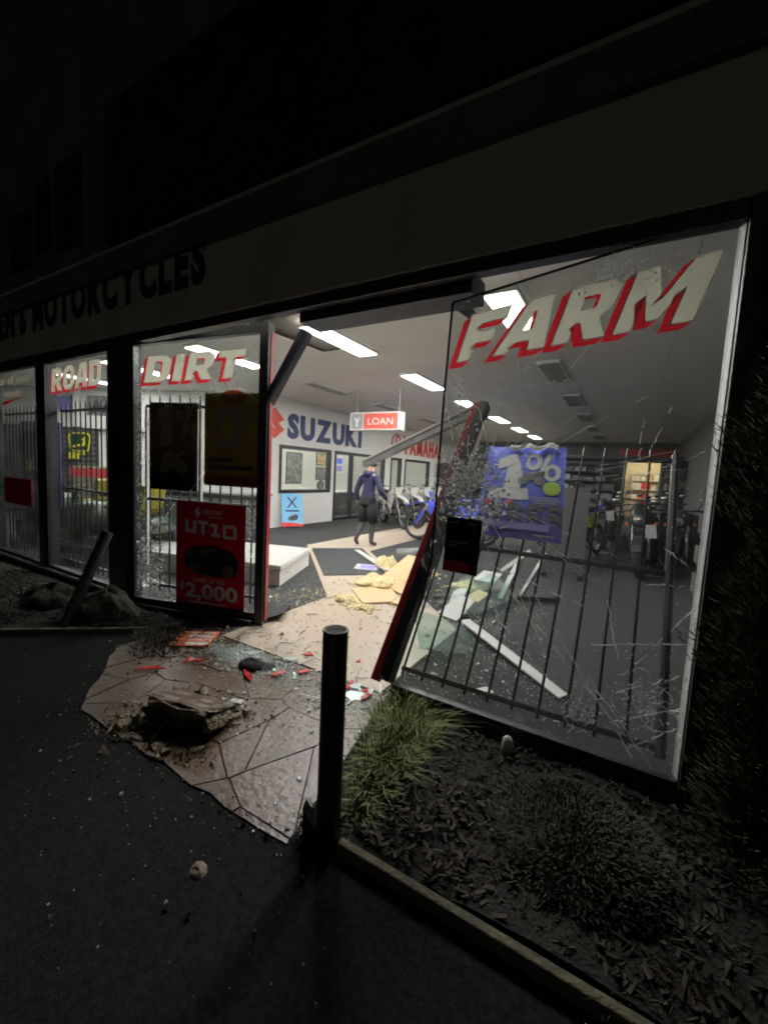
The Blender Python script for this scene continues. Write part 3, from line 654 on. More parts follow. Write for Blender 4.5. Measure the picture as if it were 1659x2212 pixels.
MB().add([Vector(p) for p in ((-.12, 0, .12), (-.02, .01, .10), (.10, .04, -.03), (.06, .04, -.06), (-.06, .02, .03))]+[Vector(p)+Vector((0, .006, 0)) for p in ((-.12, 0, .12), (-.02, .01, .10), (.10, .04, -.03), (.06, .04, -.06), (-.06, .02, .03))], [(0, 1, 2, 3, 4), (9, 8, 7, 6, 5)]+[(i, 5+i, 5+(i+1) % 5, (i+1) % 5) for i in range(5)]).build('trim_strip', 'alu', t)
MB().tube([(-1.15, -.03, .12), (-1.13, 0, .02), (-1.10, .02, -.05)], .004, 6).build('loose_wire', 'grey_metal', t)

# ================================================================== posters
def poster(name, F, w, h, base, items, label, cat='poster', th=.002, curl=0.):
    r = empty(name, tuple(F.o), 0, label, cat); f = Frame((0, 0, 0), F.u, F.v); N = 8
    vs = [f.p(w*i/N, h*j/N, curl*math.sin(i*1.9+j)*(j/N)**3 - (th if s_ else 0)) for s_ in (0, 1) for i in range(N+1) for j in range(N+1)]
    q = lambda s_, i, j: s_*(N+1)**2+i*(N+1)+j
    fs = [(q(0, i, j), q(0, i+1, j), q(0, i+1, j+1), q(0, i, j+1)) for i in range(N) for j in range(N)]+[(q(1, i, j+1), q(1, i+1, j+1), q(1, i+1, j), q(1, i, j)) for i in range(N) for j in range(N)]
    MB().add(vs, fs).build('sheet', base, r)
    k = 0
    for it in items:
        k += 1; z = .0012+.0006*k
        if it[0] == 'p': flat(it[3] if len(it) > 3 else 'print', it[2], f, z, it[1], r, th=.0004)
        if it[0] == 't': text('lettering', it[2], it[3], f, it[4], it[5], z, it[1], r, th=.0004, **it[6])
    return r
BIKE = [[(0, .35), (.08, .42), (.12, .62), (.06, .66), (.10, .70), (.2, .62), (.34, .66), (.46, .58), (.62, .60), (.86, .74), (.8, .62), (.66, .5), (.86, .42), (.98, .22), (.9, .04), (.74, 0), (.6, .1), (.58, .26), (.42, .18), (.32, .2), (.28, .08), (.16, 0), (.04, .06), (-.02, .2)]]
def bike_print(x, y, s, sx=1.): return [[(x+s*sx*a, y+s*b) for a, b in BIKE[0]]]
# red offer poster on the DIRT window
UT = Frame(PD.p(.53, .10, .012), PD.u-Vector((0, 0, .01)))
poster('offer_poster', UT, .73, .99, 'deep_red', [
 ('p', 'pale_print', [[(.19, .90), (.22, .94), (.25, .95), (.24, .91), (.27, .90), (.235, .85), (.215, .83), (.222, .87)]]),
 ('t', 'pale_print', 'SEGWAY', .055, .29, .885, dict(width=.20, bold=.02)), ('t', 'pale_print', 'POWERSPORTS', .022, .345, .852, dict(width=.14)),
 ('p', 'pale_print', [[(.10, .825), (.135, .825), (.135, .735), (.185, .735), (.185, .815), (.22, .815), (.22, .70), (.10, .70)], rect(.235, .79, .345, .82), rect(.275, .69, .31, .79), [(.37, .80), (.44, .80), (.44, .71), (.47, .71), (.47, .682), (.38, .682), (.38, .71), (.405, .71), (.405, .77), (.37, .77)], [(.50, .80), (.62, .80), (.645, .775), (.645, .67), (.52, .67), (.50, .69)], [(.535, .77), (.61, .77), (.61, .70), (.535, .70)]]),
 ('p', 'poster_black', [[(.10, .50), (.16, .56), (.30, .585), (.42, .60), (.60, .55), (.66, .48), (.66, .38), (.62, .315), (.5, .30), (.3, .305), (.16, .34), (.09, .40)]]),
 ('p', 'engine', [[(.10, .50), (.17, .55), (.2, .53), (.14, .47)], [(.24, .54), (.42, .58), (.44, .55), (.27, .50)], disc(.2, .37, .06), disc(.56, .37, .06)]),
 ('t', 'pale_print', 'SAVE UP TO', .055, .19, .235, dict(width=.34, bold=.015)), ('t', 'pale_print', '$', .09, .045, .16, dict(width=.05, bold=.03)),
 ('t', 'pale_print', '2,000', .19, .105, .085, dict(width=.56, bold=.03)), ('p', 'pale_print', [rect(.17, .035, .54, .047)])], 'dark red offer poster reading UT10 and $2,000 on the DIRT window')
PC = lambda a, b: Frame(PD.p(a, b, -.02), PD.u)
pct = lambda m_, x, y, s: ('p', m_, [disc(x, y, .30*s, .36*s), disc(x, y, .15*s, .20*s)])
poster('rate_poster', PC(.20, 1.18), .53, .82, 'poster_black', [('p', 'poster_grey', [[(.08, .62), (.10, .76), (.26, .82), (.24, .42), (.12, .42), (.14, .66)]]),
 pct('poster_grey', .33, .70, .14), ('p', 'poster_grey', [[(.36, .52), (.40, .52), (.46, .78), (.42, .78)]]), pct('poster_grey', .46, .58, .14), ('p', 'poster_grey', bike_print(.12, .15, .32))], 'black finance poster with a grey 1% behind the DIRT window')
poster('zero_rate_poster', PC(.80, 1.25), .56, .84, 'poster_yellow', [('p', 'poster_orange', [disc(.30, .80, .13, .07)]),
 ('p', 'poster_grey', [disc(.24, .52, .155, .21), disc(.24, .52, .06, .10)]), pct('poster_grey', .41, .68, .14), ('p', 'poster_grey', [[(.40, .5), (.43, .5), (.50, .78), (.47, .78)]]), pct('poster_grey', .49, .60, .13),
 ('p', 'sign_black', [rect(.04, .22, .3, .26), rect(.05, .15, .5, .19)]), ('p', 'poster_orange', [rect(0, .02, .56, .09)])], 'yellow and orange poster with a grey 0% behind the DIRT window')
poster('red_poster', Frame((-7.20, -.012, .80), (1, 0, 0)), .82, .34, 'deep_red', [('p', 'red_paint', [rect(.02, .02, .80, .32), rect(.03, .03, .79, .31)])], 'plain dark red poster low on an unbroken window')
# blue 1% poster hung on the leaning grille
BP = Frame(GR.p(.23, 1.10, .03), (1, 0, .0), GR.v+Vector((-.10, 0, 0)))
poster('finance_poster', BP, .60, .84, 'poster_blue', [
 ('p', 'poster_indigo', [rect(.002, .002, .598, .27)]), ('p', 'paper', [[(.06, .33), (.36, .33), (.345, .43), (.29, .43), (.305, .79), (.26, .80), (.10, .70), (.105, .60), (.18, .64), (.165, .43), (.055, .43)]]),
 ('p', 'paper', [disc(.37, .69, .065, .085), disc(.37, .69, .03, .047)]), ('p', 'paper', [[(.40, .54), (.435, .54), (.51, .78), (.475, .78)]]), ('p', 'paper', [disc(.51, .585, .062, .08), disc(.51, .585, .028, .044)]),
 ('p', 'engine', bike_print(.285, .47, .17)), ('p', 'grey_metal', [disc(.30, .50, .035), disc(.30, .50, .024), disc(.43, .50, .035), disc(.43, .50, .024), [(.33, .56), (.42, .575), (.46, .60), (.38, .59)]]), ('p', 'green_plastic', [[(.38, .57), (.46, .60), (.46, .56), (.40, .54)]]), ('p', 'lime', [disc(.515, .44, .062)]),
 ('p', 'pale_print', [rect(.37, .345, .57, .358), rect(.37, .323, .58, .337), rect(.40, .302, .57, .314), rect(.36, .284, .5, .292), disc(.07, .49, .045), disc(.07, .49, .040)]), ('p', 'red_print', [disc(.075, .285, .04, .028), disc(.225, .29, .042, .03)]),
 ('p', 'engine', sum([bike_print(.08+.14*i, .145+.085*j, .10, 1.1) for i in range(4) for j in (0, 1)], [])), ('p', 'poster_violet', [rect(.0025, .07, .52, .125)]), ('p', 'pale_print', [rect(.12+.13*i, .215-.085*j, .17+.13*i, .222-.085*j) for i in range(4) for j in (0, 1)]+[rect(.42, .03, .56, .04)])], 'blue finance poster with a big white 1% on the leaning grille', curl=.012)
tp = MB(); rn = random.Random(4)
vs = [BP.p(.18+.36*i/10, .80+.05*j/3-.02*math.sin(i*1.3), .014+.012*rn.random()) for i in range(11) for j in range(4)]
o_ = tag(MB().add(vs, [(i*4+j, (i+1)*4+j, (i+1)*4+j+1, i*4+j+1) for i in range(10) for j in range(3)]).build('torn_paper_strip', 'paper'), 'crumpled strip of torn white paper along the top of the blue poster', 'paper')
o_.modifiers.new('thick', 'SOLIDIFY').thickness = .0015
poster('black_notice', Frame((-.90, -.012, .905), (1, 0, -.02), (.04, 0, 1)), .205, .315, 'poster_black', [('p', 'red_paint', [rect(.004, .004, .16, .065)]), ('p', 'poster_grey', [rect(.02, .28, .075, .292), rect(.125, .28, .18, .292), rect(.02, .17, .14, .18), rect(.02, .148, .08, .158)])], 'small black notice with a red foot on the FARM window', cat='notice')

# ================================================================== signs and fittings inside the shop
SW = Frame((PX+.002, 0, 0), (0, 1, 0))
def wall_word(name, word, y0, y1, z, h, m, label, bold=.05, rise=0.):
    r = empty(name, (PX+.002, y0, z), 0, label, 'sign'); f = Frame((0, 0, 0), (0, 1, 0)); c = 0; out = []
    for ch in word:
        me, w_ = text_outline_mesh(ch, h*1.40, f, 0, 0, .012, th=.02, bold=bold); out.append((me, c, w_)); c += w_+h*.13
    k_ = (y1-y0)/c
    for me, c0, w_ in out:
        for v in me.vertices: v.co.y = (v.co.y+c0)*k_
        me.materials.clear(); link('letter', me, m, r)
    return r
wall_word('wall_lettering', 'SUZUKI', 5.35, 8.62, 2.20, .55, 'navy_sign', 'big navy blue letters SUZUKI on the white office partition')
wall_word('wall_lettering', 'YAMAHA', 11.25, 14.6, 2.20, .58, 'loan_red', 'big red letters YAMAHA on the white office partition')
e_ = empty('wall_emblem', (PX+.002, 4.62, 2.12), 0, 'red angular S shaped emblem beside the navy letters', 'emblem')
flat('emblem_shape', [[(.30, .70), (.60, .46), (.42, .36), (.60, .22), (.30, 0), (0, .22), (.17, .32), (.30, .24), (.40, .22), (.0, .50)]], Frame((0, 0, 0), (0, 1, 0)), .012, 'loan_red', e_, th=.02)
e_ = empty('wall_emblem', (PX+.002, 10.75, 2.50), 0, 'red round emblem of crossed forks beside the red letters', 'emblem')
MB().torus((.012, 0, 0), .30, .022, 'X', 28, 6).build('ring', 'loan_red', e_)
for a in (90, 210, 330):
    MB().beam((.012, 0, 0), (.012, .27*math.cos(R(a)), .27*math.sin(R(a))), .03, .05, up=(1, 0, 0)).build('fork', 'loan_red', e_)
t = empty('hanging_sign', (-4.52, 5.0, 2.46), 0, 'hanging white light box with a red panel reading LOAN', 'sign')
MB().box((0, .0, 0), (1.18, .2, .36)).build('case', 'white', t, bevel=.01); f_ = Frame((-.59, -.1005, -.18), (1, 0, 0))
flat('red_panel', [rect(.34, .03, 1.12, .33)], f_, .001, 'loan_red', t); flat('emblem_panel', [rect(.04, .03, .31, .33)], f_, .001, 'poster_grey', t)
flat('emblem_print', [[(.10, .26), (.14, .26), (.175, .19), (.21, .26), (.25, .26), (.195, .16), (.195, .07), (.155, .07), (.155, .16)]], f_, .002, 'paper', t)
text('lettering', 'LOAN', .19, f_, .44, .11, .002, 'paper', t, width=.58, bold=.0)
for x in (-.5, .5): MB().tube([(x, 0, .18), (x, 0, .64)], .006, 6).build('hanger', 'grey_metal', t)
t = empty('stand_sign', (-7.02, 5.36, 0), R(62), 'pale blue poster board on a stand by the office window', 'sign board')
bf = Frame((-.27, -.03, .03), (1, 0, 0), (0, .16, 1)); MB().add([bf.p(a, b, w) for w in (0, -.02) for a, b in ((0, 0), (.54, 0), (.54, .80), (0, .80))], [(0, 1, 2, 3), (7, 6, 5, 4), (0, 4, 5, 1), (1, 5, 6, 2), (2, 6, 7, 3), (3, 7, 4, 0)]).build('board', 'poster_lightblue', t)
flat('print', [[(.18, .72), (.26, .62), (.34, .72), (.39, .72), (.285, .59), (.39, .46), (.34, .46), (.26, .56), (.18, .46), (.13, .46), (.235, .59), (.13, .72)]], bf, .001, 'navy_sign', t); flat('print', [rect(.1, .36, .44, .40)], bf, .001, 'navy_sign', t); flat('print', [[(.14, .18), (.2, .25), (.36, .30), (.42, .25), (.38, .16), (.22, .14)]], bf, .001, 'engine', t); flat('print', [[(0, 0), (.54, 0), (.54, .05), (.2, .1), (0, .1)]], bf, .001, 'red_print', t)
for x in (-.2, .2): MB().beam((x, -.02, .0), (x, .16, .78), .02, .012).build('leg', 'grey_metal', t); MB().beam((x, .30, .0), (x, .14, .76), .02, .012).build('back_leg', 'grey_metal', t)
# office contents, seen through its glass
def framed(name, x, y, z, w, h, m, label, ax='x'):
    t = empty(name, (x, y, z), 0 if ax == 'x' else R(-90), label, 'picture'); f = Frame((0, 0, 0), (0, 1, 0)) if ax == 'x' else Frame((0, 0, 0), (0, 1, 0))
    MB().box((.012, 0, 0), (.024, w, h)).build('frame', 'black', t, bevel=.004); flat('picture', [rect(-w/2+.03, -h/2+.03, w/2-.03, h/2-.03)], f, .0255, m, t); return t
framed('framed_picture', -10.9, 9.55, 1.45, .85, 1.15, 'photo_grey', 'large grey picture on the office wall behind the window')
framed('framed_picture', -10.9, 11.12, 1.85, .62, .5, 'photo_warm', 'warm toned framed picture above another in the office')
framed('framed_picture', -10.9, 11.12, 1.28, .62, .5, 'photo_grey', 'small dark framed picture under a warm toned one in the office')
t = empty('wall_clock', (-10.9, 11.1, .80), 0, 'round dark clock low on the office wall', 'clock'); MB().torus((.03, 0, 0), .17, .03, 'X').build('rim', 'black', t); MB().tube([(0, 0, 0), (.03, 0, 0)], .17, 24).build('dial', 'photo_grey', t)
t = empty('office_desk', (-8.6, 9.2, 0), 0, 'grey desk inside the glazed office', 'desk')
MB().box((0, 0, .73), (.7, 1.6, .04)).build('desk_top', 'white', t, bevel=.004); MB().box((.3, 0, .38), (.02, 1.5, .66)).build('front_panel', 'grey_panel', t)
for y in (-.76, .76): MB().box((0, y, .36), (.66, .03, .70)).build('side_panel', 'grey_panel', t)
poster('office_poster', Frame((-10.89, 12.1, 1.3), (0, 1, 0)), .5, .75, 'paper', [('p', 'poster_blue', [rect(.06, .42, .44, .66)]), ('p', 'poster_violet', [rect(.06, .1, .44, .34)])], 'white poster with two blue blocks in the office')

# left end: wall shelf band, dark display with the deer sign, racks
t = tag(MB().add([WA.p(a, b, w) for w in (.001, .14) for a, b in ((.3, 2.19), (4.4, 2.12), (4.4, 2.42), (.3, 2.50))], [(3, 2, 1, 0), (4, 5, 6, 7), (0, 1, 5, 4), (1, 2, 6, 5), (2, 3, 7, 6), (3, 0, 4, 7)]).build('white_bulkhead', 'white'), 'long white bulkhead beam over the dark display wall', 'bulkhead')
tag(MB().add([WA.p(a, b, w) for w in (.15, .22) for a, b in ((2.62, 2.17), (2.74, 2.17), (2.74, 3.05), (2.62, 3.05))], [(3, 2, 1, 0), (4, 5, 6, 7), (0, 1, 5, 4), (1, 2, 6, 5), (2, 3, 7, 6), (3, 0, 4, 7)]).build('white_column', 'white', bevel=.004), 'narrow white column crossing the bulkhead beam', 'column')
poster('wall_banner', Frame(WA.p(1.75, 2.52, .02), WA.u), .82, .42, 'pale_print', [('p', 'poster_violet', [rect(.1, .05, .7, .36)]), ('p', 'navy_sign', [rect(.62, .0, .8, .40)])], 'lilac and navy banner above the white bulkhead')
poster('wall_banner', Frame(WA.p(2.80, 2.45, .02), WA.u), .66, .48, 'photo_grey', [('p', 'black', [[(.05, .05), (.3, .4), (.35, .1)], [(.4, .1), (.55, .42), (.6, .08)]])], 'black and white picture banner above the bulkhead')
dk = empty('display_wall', tuple(WA.p(.2, 0, .05)), 0, 'dark slatted display wall carrying the deer sign', 'display'); f_ = Frame((0, 0, 0), WA.u)
MB().add([f_.p(a, b, w) for w in (-.045, .0) for a, b in ((0, .02), (2.9, .02), (2.9, 2.16), (0, 2.16))], [(3, 2, 1, 0), (4, 5, 6, 7), (0, 1, 5, 4), (1, 2, 6, 5), (2, 3, 7, 6), (3, 0, 4, 7)]).build('backing', 'black', dk)
for k_ in range(16): MB().beam(f_.p(.02, .12+.13*k_, .006), f_.p(2.88, .12+.13*k_, .006), .016, .09, up=(0, 0, 1)).build('slat', 'vent_dark', dk)
t = empty('deer_sign', tuple(WA.p(2.36, 1.60, .075)), 0, 'dark green sign with a yellow outlined leaping deer', 'sign'); t.scale = (1.3, 1.3, 1.3); f_ = Frame((0, 0, 0), WA.u)
oc = lambda s: [(.23+s*a, .16+s*b*.72) for a, b in ((-.20, -.22), (-.14, -.25), (.14, -.25), (.20, -.22), (.24, .10), (.23, .20), (.16, .25), (-.16, .25), (-.23, .20), (-.24, .10))]
flat('plate', [oc(1)], f_, .0, 'green_plastic', t, th=.02); flat('outline', [oc(.96), oc(.84)], f_, .0115, 'yellow_plastic', t)
flat('deer', [[(.08, .08), (.14, .10), (.18, .12), (.26, .12), (.30, .14), (.305, .19), (.28, .21), (.30, .235), (.32, .235), (.34, .27), (.345, .235), (.37, .225), (.345, .21), (.34, .17), (.345, .13), (.40, .10), (.35, .105), (.31, .09), (.27, .085), (.22, .085), (.15, .07), (.10, .055)]], f_, .0115, 'yellow_plastic', t)
t = empty('sign_strip', tuple(WA.p(2.42, 1.50, .075)), 0, 'narrow yellow name strip under the deer sign', 'sign'); f_ = Frame((0, 0, 0), WA.u)
flat('strip', [rect(0, 0, .36, .06)], f_, 0, 'yellow_plastic', t, th=.02); text('lettering', 'JOHN DEERE', .05, f_, .02, .015, .0115, 'green_plastic', t, width=.32)
rn = random.Random(31)
for k_ in range(34):
    a, b = .35+rn.random()*2.3, (.72, .98, 1.24, 1.40)[k_ % 4]; m_ = rn.choice(['yellow_plastic', 'green_plastic', 'green_plastic', 'black', 'white_plastic', 'engine'])
    w_, h_ = rn.uniform(.07, .16), rn.uniform(.09, .17)
    o = MB().box((0, 0, h_/2), (w_, .09, h_)).box((0, -.002, h_*1.05), (w_*.4, .05, h_*.12)).build('boxed_part', m_, bevel=.006); o.location = WA.p(a, b, .16); o.rotation_euler.z = math.atan2(WA.u.y, WA.u.x)+rn.uniform(-.1, .1)
    tag(o, 'small %s spare part pack on the dark display wall' % {'yellow_plastic': 'yellow', 'green_plastic': 'green', 'black': 'black', 'white_plastic': 'white', 'engine': 'grey'}[m_], 'spare part', 'spare parts on the display wall')
t = empty('leaflet_counter', tuple(WA.p(3.35, 0, .32)), math.atan2(WA.u.y, WA.u.x), 'pale counter with a red band beside the dark display wall', 'counter')
MB().box((0, 0, .62), (1.0, .5, 1.24)).build('cabinet', 'concrete', t, bevel=.008); MB().box((0, -.252, 1.1), (.98, .004, .2)).build('red_band', 'red_paint', t)
for z in (.3, .62, .9): MB().box((0, -.256, z), (.98, .01, .012)).build('drawer_gap', 'grey_metal', t)
# ride-on mowers standing in the left window
def mower(loc, rz, label):
    t = empty('ride_on_mower', loc, rz, label, 'mower', 'mowers in the left windows')
    MB().loft([(.95, 0, .52, .20, .10), (.90, 0, .55, .25, .17), (.45, 0, .60, .27, .22), (.2, 0, .60, .26, .22), (.12, 0, .58, .22, .18)]).build('bonnet', 'mower_green', t, smooth=True)
    MB().loft([(.15, 0, .40, .24, .07), (-.1, 0, .36, .28, .06), (-.5, 0, .52, .33, .14), (-.85, 0, .56, .34, .10)]).build('body', 'mower_green', t, smooth=True)
    MB().box((.15, 0, .20), (.9, 1.0, .12)).build('cutting_deck', 'black', t, bevel=.03)
    s_ = MB().loft([(-.22, 0, .70, .20, .05), (-.5, 0, .70, .22, .06), (-.58, 0, .78, .22, .08)]).build('seat', 'mower_yellow', t, smooth=True); MB().box((-.60, 0, .93), (.10, .42, .36), Matrix.Rotation(-.25, 3, 'Y')).build('backrest', 'mower_yellow', s_, bevel=.03)
    for x, y, r_ in ((.72, .36, .19), (.72, -.36, .19), (-.5, .40, .27), (-.5, -.40, .27)):
        w_ = MB().tube([(x, y-.05, r_), (x, y+.05, r_)], r_*.5, 16).build('wheel', 'mower_yellow', t); MB().torus((x, y, r_), r_*.72, r_*.30, 'Y', 20, 8, 1.2).build('tyre', 'rubber', w_, smooth=True)
    MB().torus((0, 0, 0), .16, .016, 'Z', 20, 6).build('steering_wheel', 'black', t).location = (.03, 0, .93); MB().tube([(.14, 0, .70), (.03, 0, .92)], .02).build('steering_column', 'black', t)
mower((-6.35, .95, .004), R(200), 'green and yellow ride-on mower behind the ROAD window'); mower((-8.1, 1.25, .004), R(195), 'green and yellow ride-on mower behind the window with small grey lettering')
t = empty('glass_counter', (-6.75, 2.55, 0), R(22), 'dark low sales counter behind the mowers', 'counter')
MB().box((0, 0, .46), (2.6, .5, .92)).build('cabinet', 'black', t, bevel=.01); MB().box((0, 0, .94), (2.66, .56, .035)).build('counter_top', 'grey_metal', t, bevel=.006)
for x in (-.86, 0, .86): MB().box((x, -.253, .5), (.8, .004, .7)).build('panel', 'vent_dark', t)
t = empty('tall_display_board', (-8.25, .80, 0), R(20), 'navy blue tall display board with a tyre hung on it', 'display')
MB().box((0, 0, 1.0), (.75, .05, 1.96)).build('board', 'navy_sign', t, bevel=.004); MB().torus((-.05, -.09, 1.62), .20, .07, 'Y', 26, 8).build('tyre', 'rubber', t, smooth=True); f_ = Frame((-.375, -.026, 0), (1, 0, 0))
flat('print', [rect(.1, 1.18, .2, 1.34), rect(.24, 1.2, .3, 1.26), rect(.36, 1.24, .44, 1.34), rect(.5, 1.26, .66, 1.36)], f_, .001, 'yellow_plastic', t)
for x_, lb in ((-4.80, 'thin white upright pole behind the DIRT window by the wide black post'), (-3.84, 'thin white upright pole between the two rate posters')):
    t = empty('display_pole', (x_, .52, 0), 0, lb, 'pole'); MB().box((0, 0, 1.03), (.04, .03, 2.06)).build('upright', 'white', t, bevel=.003); MB().box((0, 0, .01), (.3, .25, .016)).build('foot', 'white', t, bevel=.004)
# small outboard-like display and helmets on the long white plinth
t = empty('display_plinth', (-3.55, 1.42, 0), 0, 'low white display plinth lit just inside the broken doorway', 'plinth')
P4 = [(0, 0), (-.5, 1.12), (-2.9, .35), (-2.35, -.72)]
MB().prism([(a*.985-.02, b*.985+.005) for a, b in P4], .004, .195).build('drawer_body', 'white_gloss', t, bevel=.004); MB().prism(P4, .205, .265).build('top', 'white_gloss', t, bevel=.006); MB().prism([(a*.97-.04, b*.97+.01) for a, b in P4], .195, .205).build('gap', 'grey_metal', t)

# ================================================================== motorcycles
def wheel(t, x, R0, r0, m_rim='grey_metal', w=1., tyre='rubber', spokes=True):
    o = MB().torus((x, 0, R0), R0-r0*1.7, .016, 'Y', 28, 6, 1.6).build('wheel', m_rim, t, smooth=True)
    tm = MB().torus((x, 0, R0), R0-r0, r0, 'Y', 32, 8, w)
    n = 26
    for i in range(n):
        a = 6.283*i/n
        for s_ in (-1, 0, 1):
            p = Vector((x+(R0-.004)*math.cos(a+.06*s_), s_*r0*.62*w, R0+(R0-.004-abs(s_)*.012)*math.sin(a+.06*s_)))
            if w < 1.2: tm.box(p, (.016, r0*.42, .016), Matrix.Rotation(-a, 3, 'Y'))
    tm.build('tyre', tyre, o)
    h = MB().tube([(x, -.07, R0), (x, .07, R0)], .035, 10)
    for i in range(14 if spokes else 6):
        a = 6.283*i/(14 if spokes else 6); h.tube([(x+.03*math.cos(a), .05*(-1)**i if spokes else 0, R0+.03*math.sin(a)), (x+(R0-r0*1.7)*math.cos(a+.12), 0, R0+(R0-r0*1.7)*math.sin(a+.12))], .0025 if spokes else .014, 5, False)
    h.build('hub', 'grey_metal', o)
    MB().tube([(x, .062, R0), (x, .066, R0)], .12, 20).build('brake_disc', 'chrome', o)
def dirt_bike(loc, rz, col, plate, label, group=None, lean=.1, frame='grey_metal', seat='black'):
    t = empty('dirt_bike', loc, rz, label, 'motorcycle', group); t.rotation_euler = (lean, 0, rz)
    wheel(t, .74, .345, .042); wheel(t, -.70, .33, .052)
    for s_ in (-1, 1):
        MB().tube([(.745, s_*.10, .34), (.60, s_*.095, .66), (.42, s_*.09, 1.02)], [.026, .026, .021], 8).build('fork_leg', 'grey_metal', t, smooth=True)
        MB().beam((.775, s_*.115, .36), (.63, s_*.112, .66), .05, .012, up=(0, 1, 0)).build('fork_guard', col, t, bevel=.004)
        MB().add([(.52, s_*.16, .86), (.10, s_*.13, .92), (.02, s_*.15, .66), (.30, s_*.19, .50), (.46, s_*.20, .62), (.50, s_*.13, .84), (.12, s_*.10, .88), (.05, s_*.12, .68), (.30, s_*.15, .54), (.44, s_*.16, .64)],
                 [(0, 1, 2, 3, 4), (9, 8, 7, 6, 5)]+[(i, 5+i, 5+(i+1) % 5, (i+1) % 5) for i in range(5)]).build('shroud', col, t, bevel=.008)
        MB().add([(-.15, s_*.11, .82), (-.62, s_*.10, .86), (-.55, s_*.13, .62), (-.22, s_*.13, .56), (-.15, s_*.09, .80), (-.62, s_*.08, .84), (-.55, s_*.10, .64), (-.22, s_*.10, .58)], [(0, 1, 2, 3), (7, 6, 5, 4)]+[(i, 4+i, 4+(i+1) % 4, (i+1) % 4) for i in range(4)]).build('side_panel', plate, t, bevel=.006)
        MB().tube([(-.12, s_*.1, .38), (-.70, s_*.10, .33)], [.032, .024], 6).build('swingarm', 'grey_metal', t)
        MB().box((-.1, s_*.2, .34), (.05, .11, .02)).build('foot_peg', 'engine', t)
        MB().tube([(.36, s_*.30, 1.135), (.34, s_*.42, 1.13)], .018, 8).build('grip', 'black', t)
    MB().loft([(.30, 0, .86, .075, .02), (.55, 0, .85, .085, .018), (.80, 0, .82, .075, .015), (1.04, 0, .735, .045, .012), (1.10, 0, .705, .02, .006)], 10).build('front_fender', col, t, smooth=True)
    MB().tube([(.34, -.42, 1.13), (.37, -.28, 1.14), (.43, -.12, 1.06), (.43, .12, 1.06), (.37, .28, 1.14), (.34, .42, 1.13)], .012, 8).build('handlebar', 'grey_metal', t, smooth=True)
    MB().box((.50, 0, .98), (.02, .21, .23), Matrix.Rotation(.35, 3, 'Y')).build('number_plate', plate, t, bevel=.01)
    MB().tube([(.40, 0, .98), (.34, 0, .84), (.24, 0, .45), (.12, 0, .28), (-.18, 0, .30), (-.22, 0, .60), (.34, 0, .88)], .026, 8).tube([(-.20, .05, .62), (-.62, .06, .84)], .016, 6).tube([(-.20, -.05, .62), (-.62, -.06, .84)], .016, 6).build('frame', frame, t, smooth=True)
    e = MB().loft([(.22, 0, .40, .09, .10), (.10, 0, .42, .13, .14), (-.14, 0, .42, .13, .13), (-.20, 0, .44, .09, .10)], 12, 3).build('engine', 'engine', t, smooth=True)
    cy = MB()
    for k_ in range(6): cy.box((.10-.01*k_, 0, .56+.03*k_), (.15, .16, .012))
    cy.box((.07, 0, .64), (.11, .11, .2)).build('cylinder', 'grey_metal', e)
    MB().loft([(.36, 0, .90, .07, .05), (.22, 0, .93, .12, .09), (.02, 0, .90, .11, .07), (-.08, 0, .89, .08, .05)], 12).build('tank', col, t, smooth=True)
    MB().loft([(.14, 0, .955, .06, .035), (-.1, 0, .925, .075, .04), (-.45, 0, .935, .085, .04), (-.70, 0, .965, .07, .025)], 12, 3).build('seat', seat, t, smooth=True)
    MB().loft([(-.50, 0, .88, .09, .03), (-.78, 0, .93, .085, .015), (-1.05, 0, 1.0, .06, .010)], 10).build('rear_fender', col, t, smooth=True)
    MB().tube([(.16, -.10, .55), (.24, -.14, .40), (.05, -.16, .34), (-.2, -.15, .55), (-.35, -.15, .68)], .02, 8).tube([(-.33, -.15, .68), (-.38, -.15, .70), (-.80, -.14, .80)], [.03, .045, .042], 10).build('exhaust', 'chrome', t, smooth=True)
    sp_ = MB()
    for k_ in range(7): sp_.torus((-.19-.012*k_, 0, .42+.035*k_), .04, .008, 'Z', 12, 5)
    sp_.build('shock_spring', 'yellow_plastic', t); MB().tube([(-.05, .12, .3), (.02, .32, .015)], .012, 6).build('kickstand', 'grey_metal', t)
    return t
